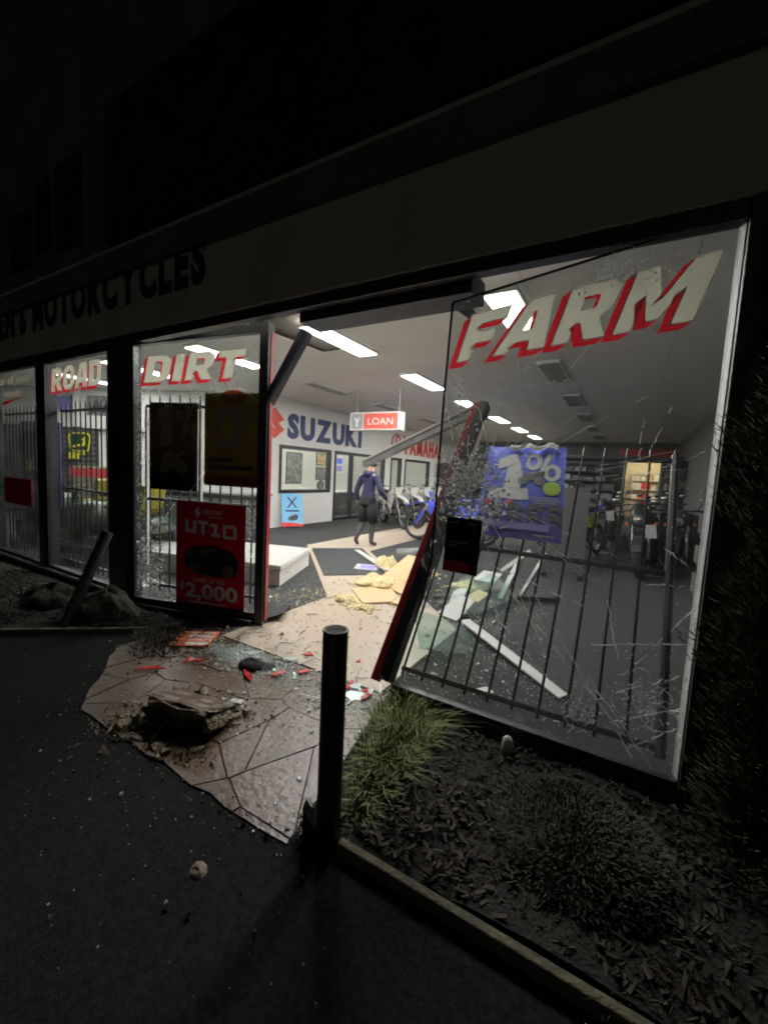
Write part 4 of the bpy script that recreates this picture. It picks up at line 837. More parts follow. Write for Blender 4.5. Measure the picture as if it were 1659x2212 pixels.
def road_bike(loc, rz, col, label, lean=.12, group=None, tagcard=True):
    t = empty('road_motorcycle', loc, rz, label, 'motorcycle', group); t.rotation_euler = (lean, 0, rz)
    wheel(t, .72, .31, .062, 'black', 1.1, spokes=False); wheel(t, -.70, .32, .078, 'black', 1.2, spokes=False)
    for s_ in (-1, 1):
        MB().tube([(.725, s_*.11, .31), (.42, s_*.10, .98)], [.030, .026], 8).build('fork_leg', 'chrome', t, smooth=True)
        MB().tube([(.40, s_*.26, 1.05), (.36, s_*.40, 1.04)], .018, 8).build('grip', 'black', t)
        m_ = MB().tube([(.40, s_*.24, 1.05), (.42, s_*.32, 1.20)], .007, 6).build('mirror_stem', 'black', t); MB().loft([(.40, s_*.34, 1.23, .02, .012), (.42, s_*.34, 1.235, .075, .045), (.44, s_*.34, 1.235, .06, .035)], 12).build('mirror', 'chrome', m_, smooth=True)
        MB().loft([(.42, s_*.16, .72, .03, .10), (.22, s_*.20, .62, .035, .20), (-.05, s_*.19, .55, .03, .17), (-.2, s_*.16, .5, .02, .1)], 10).build('side_fairing', col, t, smooth=True)
        b_ = MB().loft([(.46, s_*.20, .84, .02, .02), (.44, s_*.20, .84, .028, .028), (.42, s_*.20, .84, .02, .02)], 8).build('indicator', 'orange_paint', t)
        MB().tube([(-.15, s_*.13, .38), (-.70, s_*.12, .32)], [.045, .032], 8).build('swingarm', 'black', t)
    MB().loft([(.66, 0, .90, .05, .06), (.60, 0, .92, .12, .13), (.48, 0, .94, .15, .16), (.40, 0, .95, .12, .12)], 14).build('front_cowl', col, t, smooth=True)
    MB().loft([(.685, 0, .90, .05, .045), (.66, 0, .90, .09, .075), (.62, 0, .90, .09, .075)], 14).build('headlight', 'chrome', t, smooth=True)
    MB().tube([(.36, -.40, 1.04), (.42, -.2, 1.06), (.42, .2, 1.06), (.36, .40, 1.04)], .014, 8).build('handlebar', 'black', t, smooth=True)
    fd = MB(); N = 9
    vs = [(.72+.35*math.cos(R(25+15*i)), s_*.075, .31+.35*math.sin(R(25+15*i))) for i in range(N) for s_ in (-1, 1)]
    fd.add(vs+[(x, y*1.02, z+.012) for x, y, z in vs], [(2*i, 2*i+1, 2*i+3, 2*i+2) for i in range(N-1)]+[(2*N+2*i+2, 2*N+2*i+3, 2*N+2*i+1, 2*N+2*i) for i in range(N-1)]).build('front_fender', col, t, smooth=True)
    MB().loft([(.38, 0, .88, .10, .05), (.25, 0, .93, .17, .12), (.02, 0, .92, .16, .11), (-.12, 0, .85, .10, .06)], 14).build('tank', col, t, smooth=True)
    MB().loft([(-.05, 0, .80, .10, .04), (-.35, 0, .80, .15, .045), (-.52, 0, .86, .12, .05), (-.80, 0, .92, .10, .03)], 12, 3).build('seat', 'black', t, smooth=True)
    MB().loft([(-.45, 0, .80, .10, .06), (-.85, 0, .90, .07, .04), (-.98, 0, .94, .03, .02)], 10).build('tail', col, t, smooth=True); MB().box((-.97, 0, .92), (.02, .09, .03)).build('tail_light', 'red_plastic', t, bevel=.004)
    MB().loft([(.32, 0, .42, .12, .16), (.12, 0, .44, .17, .20), (-.2, 0, .44, .17, .18), (-.3, 0, .42, .12, .12)], 12, 3).build('engine', 'engine', t, smooth=True); MB().box((.40, 0, .60), (.03, .32, .24)).build('radiator', 'black', t, bevel=.008)
    MB().tube([(.3, -.1, .3), (-.2, -.16, .22), (-.42, -.19, .34)], .028, 8).tube([(-.4, -.19, .33), (-.46, -.19, .36), (-.86, -.20, .52)], [.04, .06, .055], 12).build('exhaust', 'chrome', t, smooth=True)
    MB().tube([(-.1, .14, .26), (-.06, .30, .015)], .012, 6).build('kickstand', 'grey_metal', t)
    if tagcard: MB().box((.75, .16, .74), (.004, .15, .22), Matrix.Rotation(.3, 3, 'Y')).build('price_card', 'pale_print', t)
    return t
# pale trail bikes parked side by side along the partition
bk = dirt_bike((-5.55, 7.75, .004), R(-38), 'white_plastic', 'white_plastic', 'pale trail bike parked beyond the walking person, end of its row', 'trail bikes by the partition', frame='grey_metal')
for i, lb in enumerate(('pale trail bike standing second in its row by the partition', 'pale trail bike standing third in its row by the partition', 'pale trail bike standing fourth in its row by the partition', 'pale trail bike at the far end of its row by the partition')):
    c_ = copy_tree(bk); c_.location = (-5.45+.03*i, 8.45+.78*(i+.0), .004); c_.rotation_euler = (.1, 0, R(-38)); c_['label'] = lb
dirt_bike((-3.28, 6.22, .005), R(186), 'blue_plastic', 'blue_plastic', 'bright blue motocross bike with its front wheel on the tile path', frame='blue_plastic', seat='blue_plastic')
dirt_bike((-2.05, 6.9, .004), R(200), 'blue_plastic', 'white_plastic', 'blue motocross bike with white plates behind the crushed glass', seat='black')
dirt_bike((-.75, 6.6, .004), R(250), 'blue_plastic', 'yellow_plastic', 'blue motocross bike with yellow plates standing by the grey board', seat='black')
road_bike((.35, 6.05, .004), R(-98), 'black', 'black road motorcycle facing the street with a price card on its fork')
road_bike((.95, 6.6, .004), R(-104), 'sign_black', 'dark road motorcycle parked against the side wall', tagcard=False)
road_bike((.30, 8.4, .004), R(-92), 'sign_black', 'black motorcycle standing behind the one with the price card', tagcard=False)
road_bike((-3.55, 11.5, .004), R(-120), 'black', 'black motorcycle far inside beside the tile path', tagcard=False)
rb0 = bpy.data.objects['road_motorcycle']
for x_, y_, a_, lb in ((-.35, 8.9, -95, 'black motorcycle parked between the blue bike and the dark rack'), (.9, 9.6, -100, 'dark motorcycle second along the side wall'), (-.25, 10.9, -92, 'dark motorcycle in front of the lit doorway'), (.75, 12.2, -96, 'dark motorcycle beside the side wall rack'), (-1.55, 10.2, -85, 'black motorcycle standing alone in mid floor'), (-1.9, 13.0, -80, 'black motorcycle in front of the riding gear rack'), (-2.75, 9.3, -110, 'black motorcycle behind the blue motocross bikes')):
    c_ = copy_tree(rb0); c_.location = (x_, y_, .004); c_.rotation_euler = (.12, 0, R(a_)); c_['label'] = lb
t = empty('grey_board', (-.82, 4.6, 0), R(8), 'plain grey upright board behind the blue finance poster', 'board')
MB().box((0, 0, .72), (.62, .03, 1.30)).build('panel', 'grey_panel', t, bevel=.004)
for x in (-.25, .25): MB().box((x, 0, .035), (.05, .4, .07)).build('foot', 'dark_metal', t, bevel=.004)
# ---- shelves and stock along the back
def shelves(name, loc, rz, w, h, n, label, d=.4, m='dark_metal'):
    t = empty(name, loc, rz, label, 'shelving')
    for x in (-w/2, w/2):
        for y in (-d/2, d/2): MB().box((x, y, h/2), (.03, .03, h)).build('upright', m, t)
    for k_ in range(n): MB().box((0, 0, .1+(h-.14)*k_/(n-1)), (w-.032, d-.01, .025)).build('shelf', m, t)
    return t
CW = {'black': 'black', 'engine': 'dark grey', 'grey_panel': 'grey', 'sign_black': 'black', 'photo_grey': 'mottled grey', 'paper': 'white', 'white': 'white', 'carton': 'brown', 'red_paint': 'red', 'white_plastic': 'cream', 'yellow_plastic': 'yellow'}
def stock(base, w, zs, mats, names, label, cat, group, per, hs, rnd, axis='x', rz=0., dy=0.):
    for z in zs:
        x = -w/2
        while x < w/2-.08:
            bw = rnd.uniform(*per)
            if x+bw > w/2: break
            bh = rnd.uniform(*hs); m_ = rnd.choice(mats)
            o = MB().box((0, 0, bh/2), (bw*.95, .3, bh)).box((0, -.152, bh*.5), (bw*.5, .003, bh*.4)).build(names, m_, bevel=.006)
            off = Matrix.Rotation(rz, 3, 'Z') @ Vector((x+bw/2, dy, 0)); o.location = (base[0]+off.x, base[1]+off.y, z+.0005); o.rotation_euler.z = rz+rnd.uniform(-.06, .06)
            tag(o, label % CW.get(m_, 'dark'), cat, group+' '+CW.get(m_, 'dark')); x += bw+rnd.uniform(.0, .05)
rn = random.Random(77)
shelves('shelf_rack', (.75, Y1+2.6, 0), 0, 1.5, 2.1, 6, 'store room rack of boxes behind the lit doorway', m='white_gloss')
stock((.75, Y1+2.6), 1.44, [.115+1.96*k_/5 for k_ in range(1, 5)], ['paper', 'paper', 'white', 'carton', 'red_paint', 'white_plastic'], 'stock_box', 'small %s box stacked on the rack in the lit store room', 'box', 'store room boxes', (.16, .36), (.12, .30), rn)
shelves('shelf_rack', (1.15, 14.6, 0), R(-90), 3.2, 2.2, 6, 'dark rack of packed goods along the side wall')
stock((1.15, 14.6), 3.0, [.115+2.06*k_/5 for k_ in range(6)], ['black', 'engine', 'grey_panel', 'sign_black', 'photo_grey'], 'packed_goods', '%s packed goods on the side wall rack', 'goods', 'goods on the side rack', (.2, .5), (.12, .28), rn, rz=R(-90))
shelves('shelf_rack', (-2.1, 16.6, 0), 0, 3.2, 2.3, 7, 'dark rack of riding gear beside the lit doorway')
stock((-2.1, 16.6), 3.1, [.115+2.16*k_/6 for k_ in range(6)], ['black', 'engine', 'grey_panel', 'sign_black', 'photo_grey', 'photo_grey'], 'riding_gear', 'folded %s riding gear on the rack beside the doorway', 'riding gear', 'gear beside the doorway', (.2, .5), (.12, .26), rn)
shelves('shelf_rack', (-6.95, 15.5, 0), R(90), 2.4, 2.0, 5, 'rack of parts at the far end of the partition')
stock((-6.95, 15.5), 2.3, [.115+1.86*k_/4 for k_ in range(4)], ['black', 'engine', 'yellow_plastic', 'grey_panel', 'red_paint', 'white'], 'parts_pack', '%s spare part pack on the rack at the partition end', 'spare part', 'parts at the partition end', (.15, .4), (.15, .35), rn, rz=R(90))
for x_, lb in ((-.1, 'dark red panel above the lit doorway, over its hinge side'), (.95, 'dark red panel above the lit doorway, toward the side wall')):
    t = empty('red_wall_sign', (x_, Y1-.02, 2.72), 0, lb, 'sign'); MB().box((0, 0, 0), (.9, .03, .26)).build('panel', 'red_paint', t, bevel=.004); MB().box((0, -.017, 0), (.86, .003, .015)).build('stripe', 'deep_red', t)
t = empty('pull_up_banner', (.43, .46, 0), R(-8), 'deep blue upright banner just inside the black side post', 'banner')
MB().box((0, 0, .85), (.16, .004, 1.62)).build('banner_sheet', 'poster_indigo', t); MB().box((0, 0, .03), (.18, .14, .055)).build('base', 'grey_metal', t, bevel=.01); MB().tube([(0, .02, .05), (0, .02, 1.67)], .01).build('pole', 'grey_metal', t)
t = empty('gondola_stand', (.98, 3.2, 0), R(-90), 'dark wire display stand against the side wall', 'stand')
for x in (-.6, 0, .6): MB().box((x, 0, .8), (.03, .03, 1.6)).build('upright', 'dark_metal', t)
for z in (.25, .6, .95, 1.3): MB().box((0, -.12, z), (1.3, .3, .02)).build('shelf', 'dark_metal', t)
stock((.86, 3.2), 1.2, [.26, .61, .96, 1.31], ['black', 'engine', 'grey_panel', 'sign_black'], 'helmet_box', '%s helmet box on the wire display stand', 'box', 'boxes on the wire stand', (.2, .34), (.15, .26), rn, rz=R(-90))

# ================================================================== the person walking in
def person():
    t = empty('person', (-4.34, 4.52, .006), R(-6), 'person in navy hooded jacket, black shorts and cap walking into the shop', 'person')
    V = {'pel': (0, 0, .87, .135, .105), 'waist': (0, .01, 1.02, .145, .105), 'chest': (0, .03, 1.22, .165, .12), 'up': (0, .035, 1.34, .12, .09), 'neck': (0, .05, 1.41, .055, .055), 'hb': (0, .065, 1.475, .072, .08), 'hm': (0, .075, 1.545, .082, .095), 'ht': (0, .07, 1.61, .055, .065)}
    E_ = [('pel', 'waist'), ('waist', 'chest'), ('chest', 'up'), ('up', 'neck'), ('neck', 'hb'), ('hb', 'hm'), ('hm', 'ht')]
    def chain(a, seq):
        for n, v in seq: V[n] = v; E_.append((a, n)); a = n
    chain('up', [('shL', (-.185, .03, 1.335, .07, .07)), ('elL', (-.27, -.03, 1.08, .058, .058)), ('wrL', (-.29, .05, .86, .04, .04)), ('paL', (-.29, .07, .79, .036, .022))])
    chain('up', [('shR', (.185, .03, 1.335, .07, .07)), ('elR', (.295, .0, 1.10, .058, .058)), ('wrR', (.31, .17, .95, .04, .04)), ('paR', (.31, .23, .91, .036, .022))])
    for s_, b in ((-1, 'L'), (1, 'R')):
        px, py, pz = V['pa'+b][:3]
        for k_, (dx, L_) in enumerate(((-.02, .065), (-.007, .075), (.007, .072), (.02, .058))):
            dirn = Vector((0, .3, -.95)) if b == 'L' else Vector((0, .85, -.5)); p1 = Vector((px+dx, py, pz))+dirn*.04; p2 = p1+dirn*L_*.6+Vector((0, .012, -.01))
            chain('pa'+b, [('f%s%d' % (b, k_), (*p1, .010, .010)), ('g%s%d' % (b, k_), (*p2, .007, .007))])
        chain('pa'+b, [('t'+b, (px-s_*.035, py+.02, pz-.005, .011, .011)), ('u'+b, (px-s_*.045, py+.045, pz-.03, .008, .008))])
    chain('pel', [('hiL', (-.092, -.01, .80, .10, .105)), ('knL', (-.10, .02, .47, .075, .075)), ('caL', (-.10, -.10, .30, .058, .06)), ('anL', (-.10, -.20, .13, .042, .045)), ('toL', (-.105, -.10, .035, .04, .025))])
    chain('pel', [('hiR', (.092, .01, .80, .10, .105)), ('knR', (.10, .06, .46, .072, .072)), ('caR', (.10, .04, .30, .058, .06)), ('anR', (.105, .03, .075, .042, .045)), ('toR', (.115, .19, .03, .042, .026))])
    names = list(V); me = bpy.data.meshes.new('body'); me.from_pydata([V[n][:3] for n in names], [(names.index(a), names.index(b)) for a, b in E_], [])
    o = bpy.data.objects.new('body', me); COL.objects.link(o)
    md = o.modifiers.new('skin', 'SKIN'); md.use_smooth_shade = True
    for i, n in enumerate(names): me.skin_vertices[0].data[i].radius = V[n][3:5]
    me.skin_vertices[0].data[0].use_root = True
    o.modifiers.new('sub', 'SUBSURF').levels = 2; o.modifiers['sub'].render_levels = 2
    dg = bpy.context.evaluated_depsgraph_get(); nm = bpy.data.meshes.new_from_object(o.evaluated_get(dg)); bpy.data.objects.remove(o)
    ms = ['navy_cloth', 'black_cloth', 'grey_cloth', 'skin', 'shoe']; nm.materials.clear()
    for m_ in ms: nm.materials.append(MATS[m_])
    for p in nm.polygons:
        c = p.center; p.use_smooth = True; arm = abs(c.x) > .215 and c.z > .6
        if arm: k_ = 3 if (c.z < .87 and c.x < 0) or (c.y > .185 and c.x > 0) else 0
        elif c.z > 1.40: k_ = 3
        elif c.z > .90: k_ = 0
        elif c.z > .47: k_ = 1
        elif c.z > .10 and not (c.z < .17 and c.x < 0): k_ = 2
        else: k_ = 4
        p.material_index = k_
    b = link('body', nm, None, t)
    MB().loft([(-.10, .02, 1.415, .07, .05), (-.02, -.03, 1.40, .12, .055), (.06, -.02, 1.40, .10, .05), (.10, .02, 1.42, .06, .04)], 10).build('hood', 'navy_cloth', t, smooth=True)
    hd = MB(); jitter_ball(hd, (0, .072, 1.565), .098, .112, .085, 8, 14, .01, 1); hd.build('cap', 'black_cloth', t, smooth=True)
    MB().loft([(-.07, .19, 1.585, .05, .008), (0, .22, 1.585, .07, .010), (.07, .19, 1.585, .05, .008)], 10).build('cap_peak', 'black_cloth', t, smooth=True)
    MB().box((0, -.115, .90), (.20, .02, .035)).build('shirt_hem', 'paper', t, bevel=.008)
    for s_ in (-1, 1): MB().box((s_*.16, -.045, 1.385), (.05, .02, .02)).build('shoulder_tab', 'paper', t, bevel=.004)
    sh = MB()
    for s_, (h_, k_) in ((-1, ((-.10, -.015, .84), (-.105, .01, .49))), (1, ((.10, .005, .84), (.11, .055, .48)))): sh.tube([h_, Vector(h_).lerp(Vector(k_), .5), k_], [.118, .108, .100], 14, False)
    so = sh.build('shorts', 'black_cloth', t, smooth=True); so.modifiers.new('thick', 'SOLIDIFY').thickness = .006
    MB().tube([(0, 0, .82), (0, .005, .90), (0, .01, .95)], [.17, .175, .168], 18, False).build('waistband', 'black_cloth', t, smooth=True)
person()

# ================================================================== debris inside the doorway
def slab(name, pts, th, m, label, cat, me_=None, group=None):
    c = sum((Vector(p) for p in pts), Vector())/len(pts); n = len(pts); q = [Vector(p)-c for p in pts]
    nr = (q[1]-q[0]).cross(q[2]-q[1]).normalized(); nr = nr if nr.z > 0 else -nr
    r = empty(name, tuple(c), 0, label, cat, group)
    MB().add(q+[v+nr*th for v in q], [tuple(range(n)), tuple(range(2*n-1, n-1, -1))]+[(i, n+i, n+(i+1) % n, (i+1) % n) for i in range(n)]).build('sheet', m, r, bevel=min(.003, th*.2))
    return r, nr*th
def insulation(loc, rx, ry, rz_, seed, label):
    t = empty('insulation_lump', loc, 0, label, 'insulation', 'torn insulation'); rn = random.Random(seed); mb = MB()
    for k_ in range(15): jitter_ball(mb, (rn.uniform(-rx, rx)*.7, rn.uniform(-ry, ry)*.7, rn.uniform(0, .3)*rz_), rx*rn.uniform(.3, .55), ry*rn.uniform(.3, .55), rz_*rn.uniform(.3, .62), 10, 14, .12, seed*10+k_)
    bo = mb.build('batting', 'insulation', t, smooth=True, sub=1); dd = bo.modifiers.new('d', 'DISPLACE'); tx = bpy.data.textures.new('fluff', 'CLOUDS'); tx.noise_scale = .035; tx.noise_depth = 3; dd.texture = tx; dd.strength = .05; dd.texture_coords = 'LOCAL'
    fr_ = MB()
    for k_ in range(26): jitter_ball(fr_, (rn.uniform(-rx, rx)*1.5, rn.uniform(-ry, ry)*1.5, .0), rn.uniform(.012, .035), rn.uniform(.012, .03), rn.uniform(.008, .02), 4, 6, .3, k_)
    tag(fr_.build('crumbs', 'insulation', t, smooth=True), kind='stuff')
insulation((-3.05, 3.12, .012), .17, .16, .26, 1, 'tall yellow lump of torn insulation beside the grey bin'); insulation((-2.72, 2.22, .012), .30, .17, .15, 2, 'wide yellow lump of torn insulation on the tile path')
insulation((-2.62, 1.48, .008), .13, .10, .07, 3, 'flat ring of torn insulation beside the brown sheet'); insulation((-2.32, 1.40, .008), .10, .08, .05, 4, 'small torn insulation scrap in front of the brown sheet')
insulation((-2.52, 3.05, .012), .24, .18, .20, 5, 'torn insulation piled behind the tilted brown board'); insulation((-1.62, 2.75, .006), .25, .18, .16, 6, 'torn insulation lump behind the black notice')
dm = empty('doormat', (-3.87, 3.22, .0065), R(-45), 'dark rectangular mat laid across the tile path', 'mat')
MB().box((0, 0, .005), (1.94, .88, .01)).build('pile', 'doormat', dm, bevel=.002); MB().box((0, 0, .0035), (2.0, .94, .006)).build('border', 'rubber', dm)
slab('brown_board', [(-2.78, 2.38, .02), (-2.10, 1.98, .02), (-2.05, 2.55, .38), (-2.62, 2.98, .30)], .014, 'board_brown', 'tilted brown board propped on the insulation', 'board')
slab('brown_board', [(-2.82, 1.88, .012), (-2.40, 1.50, .012), (-2.12, 1.78, .02), (-2.50, 2.30, .03)], .010, 'board_brown', 'flat brown sheet lying on the tile path', 'board')
slab('brown_board', [(-2.16, 1.70, .012), (-1.93, 1.62, .05), (-1.88, 2.02, .10), (-2.12, 2.10, .05)], .012, 'board_brown', 'small brown board leaning against the fallen door post', 'board')
slab('white_strip', [(-4.20, 3.93, .024), (-4.13, 4.0, .024), (-2.86, 2.92, .05), (-2.93, 2.85, .05)], .012, 'white', 'long white trim strip lying across the doormat', 'trim strip')
slab('white_strip', [(-1.30, 1.52, .06), (-1.24, 1.62, .06), (-.24, .74, .010), (-.28, .65, .010)], .014, 'white', 'long white trim strip on the carpet behind the grille', 'trim strip')
b_ = empty('brochure', (-3.28, 2.92, .02), R(20), 'crumpled purple and white brochure on the doormat edge', 'brochure'); MB().box((0, 0, .012), (.34, .22, .012), Matrix.Rotation(.12, 3, 'X')).build('cover', 'pale_print', b_); MB().box((.02, 0, .0195), (.22, .14, .002), Matrix.Rotation(.12, 3, 'X')).build('print', 'poster_violet', b_)
b_ = empty('grey_bin', (-2.83, 3.42, .015), R(30), 'grey plastic bin with a black rim lying on its side', 'bin')
MB().loft([(-.20, 0, .15, .13, .13), (.18, 0, .16, .165, .155)], 14, 3).build('tub', 'grey_panel', b_, smooth=True); MB().torus((.19, 0, .16), .165, .014, 'X', 20, 6).build('rim', 'black', b_)
# broken frames and glass behind the right-hand grille
def bar(name, a, b, w, h, m, label, cat='metal bar', lip='alu'):
    c = (Vector(a)+Vector(b))/2; r = empty(name, tuple(c), 0, label, cat); MB().beam(Vector(a)-c, Vector(b)-c, w, h).build('section', m, r, bevel=.003); d = (Vector(b)-Vector(a)).normalized(); MB().beam(Vector(a)-c+Vector((0, 0, h*.55)), Vector(b)-c+Vector((0, 0, h*.55)), w*.3, h*.12).build('lip', lip, r)
bar('broken_frame_bar', (-1.80, 2.05, .06), (-1.18, 2.78, .12), .05, .05, 'dark_frame', 'black broken frame bar lying across glass sheets', lip='dark_metal')
bar('broken_frame_bar', (-1.20, 2.62, .03), (-1.05, 2.95, .55), .07, .06, 'grey_metal', 'grey metal frame bar standing up out of the debris')
bar('broken_frame_bar', (-1.12, 2.72, .05), (-.62, 3.05, .035), .05, .05, 'dark_frame', 'dark frame bar lying flat on the carpet', lip='dark_metal')
bar('broken_frame_bar', (-1.02, 2.85, .06), (-.82, 3.10, .55), .05, .04, 'alu', 'bright metal frame bar leaning behind the grey one'); bar('broken_frame_bar', (-1.30, 2.95, .30), (-.95, 2.80, .62), .03, .05, 'white', 'white frame bar lying on the grey upright one')
slab('glass_sheet', [(-1.78, 2.0, .05), (-1.30, 1.80, .03), (-.98, 2.52, .12), (-1.35, 2.75, .30)], .006, 'glass_sheet', 'green tinted sheet of glass under the black bar', 'glass sheet')
slab('glass_sheet', [(-1.70, 1.3, .16), (-1.30, .62, .10), (-1.02, .95, .008), (-1.15, 1.55, .008)], .006, 'glass_sheet', 'flat sheet of glass on the carpet by the leaning post', 'glass sheet')
slab('glass_sheet', [(-1.85, 2.5, .02), (-1.45, 2.35, .04), (-1.30, 2.9, .25), (-1.75, 3.0, .18)], .006, 'glass_sheet', 'tilted sheet of glass behind the black bar', 'glass sheet')
slab('plasterboard_scrap', [(-1.62, 1.70, .02), (-1.36, 1.60, .02), (-1.28, 1.92, .17), (-1.48, 1.98, .17)], .01, 'white', 'bent white panel tilted up behind the grille', 'plasterboard')
slab('plasterboard_scrap', [(-1.56, 2.66, .2), (-1.30, 2.62, .2), (-1.26, 2.85, .28), (-1.50, 2.88, .28)], .01, 'white', 'small white panel on top of the glass sheets', 'plasterboard')
slab('plasterboard_scrap', [(-.80, .44, .006), (-.72, .38, .006), (-.66, .46, .02), (-.73, .52, .012)], .008, 'paper', 'white scrap of panel lying on the carpet by the window', 'plasterboard')
slab('carton_scrap', [(-1.50, 2.2, .09), (-1.32, 2.12, .09), (-1.26, 2.35, .15), (-1.42, 2.42, .15)], .006, 'board_brown', 'brown scrap of board among the glass sheets', 'board')
slab('carpet_flap', [(-3.1, .62, .004), (-2.86, .35, .02), (-2.72, .62, .07), (-2.95, .95, .02)], .008, 'carpet', 'curled flap of torn carpet by the DIRT window post', 'carpet')
# scattered glass and crumbs
def scatter(name, m, n, fn, r0, r1, label, seed, z=.004):
    rn = random.Random(seed); mb = MB(); st = random.getstate(); random.seed(seed)
    for _ in range(n):
        x, y = fn(rn); r_ = rn.uniform(r0, r1)*(1+(rn.random() < .06)*1.4); (mb.plate((x, y, z), r_) if m == 'shards_floor' else mb.tet((x, y, z+r_*.3), r_))
    random.setstate(st); return tag(mb.build(name, m), label, None, None, 'stuff')
def around(cx, cy, sx, sy): return lambda rn: (rn.gauss(cx, sx), rn.gauss(cy, sy))
def many(*fs): return lambda rn: rn.choice(fs)(rn)
scatter('glass_fragments', 'shards_floor', 6500, many(around(-2.45, -.14, .32, .12), around(-2.2, -.05, .35, .16), around(-1.9, .12, .4, .30), around(-1.45, -.10, .15, .12), around(-2.2, .5, .5, .5), around(-1.9, .3, .35, .25), around(-1.9, .3, .35, .25), around(-1.75, -.45, .35, .30)), .002, .009, 'broken glass strewn over the doorway paving', 3, .002)
scatter('glass_fragments', 'shards_floor', 2400, many(around(-1.0, 1.2, .35, .5), around(-1.2, 1.9, .3, .4), around(-.6, .7, .4, .3), around(-3.2, 1.2, .25, .35), around(-2.9, 2.2, .8, .9)), .003, .009, 'broken glass strewn over the shop carpet', 4, .006)
scatter('glass_fragments', 'shards_floor', 420, many(around(-1.9, -.9, .5, .35), around(-.2, -.5, .4, .25), around(-1.8, -1.4, .6, .3)), .0015, .005, 'sparse glass crumbs on the outer paving', 6, .003)
scatter('insulation_crumbs', 'insulation', 700, many(around(-2.7, 2.0, .5, .5), around(-3.1, 1.3, .2, .25), around(-2.4, 1.2, .4, .3), around(-2.3, .4, .4, .3)), .004, .014, 'pale crumbs of insulation over the floor', 8, .006)
tag(scatter('crushed_glass_heap', 'shards_floor', 1700, many(around(-2.55, -.12, .16, .06), around(-2.30, -.12, .15, .06)), .003, .010, 'pale green heap of crushed glass on the threshold', 12, .003), kind='stuff')

scatter('plaster_crumbs', 'white', 420, many(around(-1.3, 2.2, .35, .5), around(-2.6, 2.6, .5, .5), around(-1.0, 1.3, .3, .4)), .004, .016, 'white plaster crumbs among the debris', 31, .006)
def sticks(name, m, n, fn, l0, l1, label, seed):
    rn = random.Random(seed); mb = MB()
    for _ in range(n):
        x, y = fn(rn); a = rn.uniform(0, 6.28); L = rn.uniform(l0, l1); mb.beam((x, y, .012), (x+L*math.cos(a), y+L*math.sin(a), .012+rn.uniform(0, .03)), rn.uniform(.003, .009), rn.uniform(.003, .008))
    return tag(mb.build(name, m), label, None, None, 'stuff')
sticks('wood_splinters', 'board_edge', 60, many(around(-2.3, 1.9, .4, .4), around(-1.4, 2.3, .3, .4), around(-2.3, .6, .4, .4)), .04, .16, 'splinters of wood over the floor', 33); sticks('metal_slivers', 'alu', 40, many(around(-1.3, 2.3, .35, .5), around(-2.2, .1, .4, .2)), .03, .14, 'slivers of metal trim over the floor', 34)
scatter('path_grit', 'rock_dark', 1500, many(lambda r_: (r_.uniform(-2.7, -1.0), -1.13+r_.gauss(0, .04)), lambda r_: (-2.62-.73*r_.random(), -1.13+.58*r_.random()+r_.gauss(0, .06)), around(-3.0, -.4, .2, .25), around(-1.8, -1.3, .6, .2)), .002, .007, 'grit along the uneven edge of the paving', 35, -.004)
# ================================================================== outside: paving damage, bits, plants, posts
rn = random.Random(41)
def rough_block(mb, d, rot, c, seed, amp=.018, N=7, chip=.25):
    rn_ = random.Random(seed); ph = [rn_.uniform(0, 6.28) for _ in range(9)]; idx = {}; vs = []
    def vert(i, j, k):
        if (i, j, k) in idx: return idx[i, j, k]
        p = Vector((2*i/N-1, 2*j/N-1, 2*k/N-1)); e = sorted(map(abs, p)); rnd_ = 1-chip*(e[1]**6)*(.5+.5*math.sin(3*p.x+5*p.y+ph[3]+4*p.z))
        q = Vector((p.x*d[0]/2, p.y*d[1]/2, p.z*d[2]/2))*rnd_
        q += Vector([amp*(math.sin(9*q[(a+1) % 3]*3+ph[a])+math.sin(23*q[(a+2) % 3]*3+ph[a+3])+rn_.uniform(-.8, .8)) for a in range(3)])
        idx[i, j, k] = len(vs); vs.append(rot @ q+Vector(c)); return idx[i, j, k]
    fs = []
    for a in range(N):
        for b in range(N):
            for s0 in (0, N):
                f1 = [vert(a, b, s0), vert(a+1, b, s0), vert(a+1, b+1, s0), vert(a, b+1, s0)]; f2 = [vert(a, s0, b), vert(a+1, s0, b), vert(a+1, s0, b+1), vert(a, s0, b+1)]; f3 = [vert(s0, a, b), vert(s0, a+1, b), vert(s0, a+1, b+1), vert(s0, a, b+1)]
                fs += [tuple(f1 if s0 else f1[::-1]), tuple(f2[::-1] if s0 else f2), tuple(f3 if s0 else f3[::-1])]
    return mb.add(vs, fs)
t = empty('broken_concrete_block', (-2.03, -.86, 0), R(8), 'upturned chunk of concrete paving lying in its hole', 'concrete block')
rot = Matrix.Rotation(-.30, 3, 'X') @ Matrix.Rotation(-.05, 3, 'Y')
rough_block(MB(), (.46, .26, .085), rot, (0, .03, .045), 4, .006, 9).build('broken_underside', 'rock_dark', t)
rough_block(MB(), (.455, .25, .02), rot, (.005, .045, .098), 9, .004, 9).build('paved_top', 'path_stone', t); rough_block(MB(), (.40, .03, .03), rot, (.02, -.085, .118), 14, .006, 9).build('pale_break', 'concrete', t)
rough_block(MB(), (.05, .2, .07), rot, (.225, .02, .06), 17, .007, 7).build('pale_break', 'concrete', t)
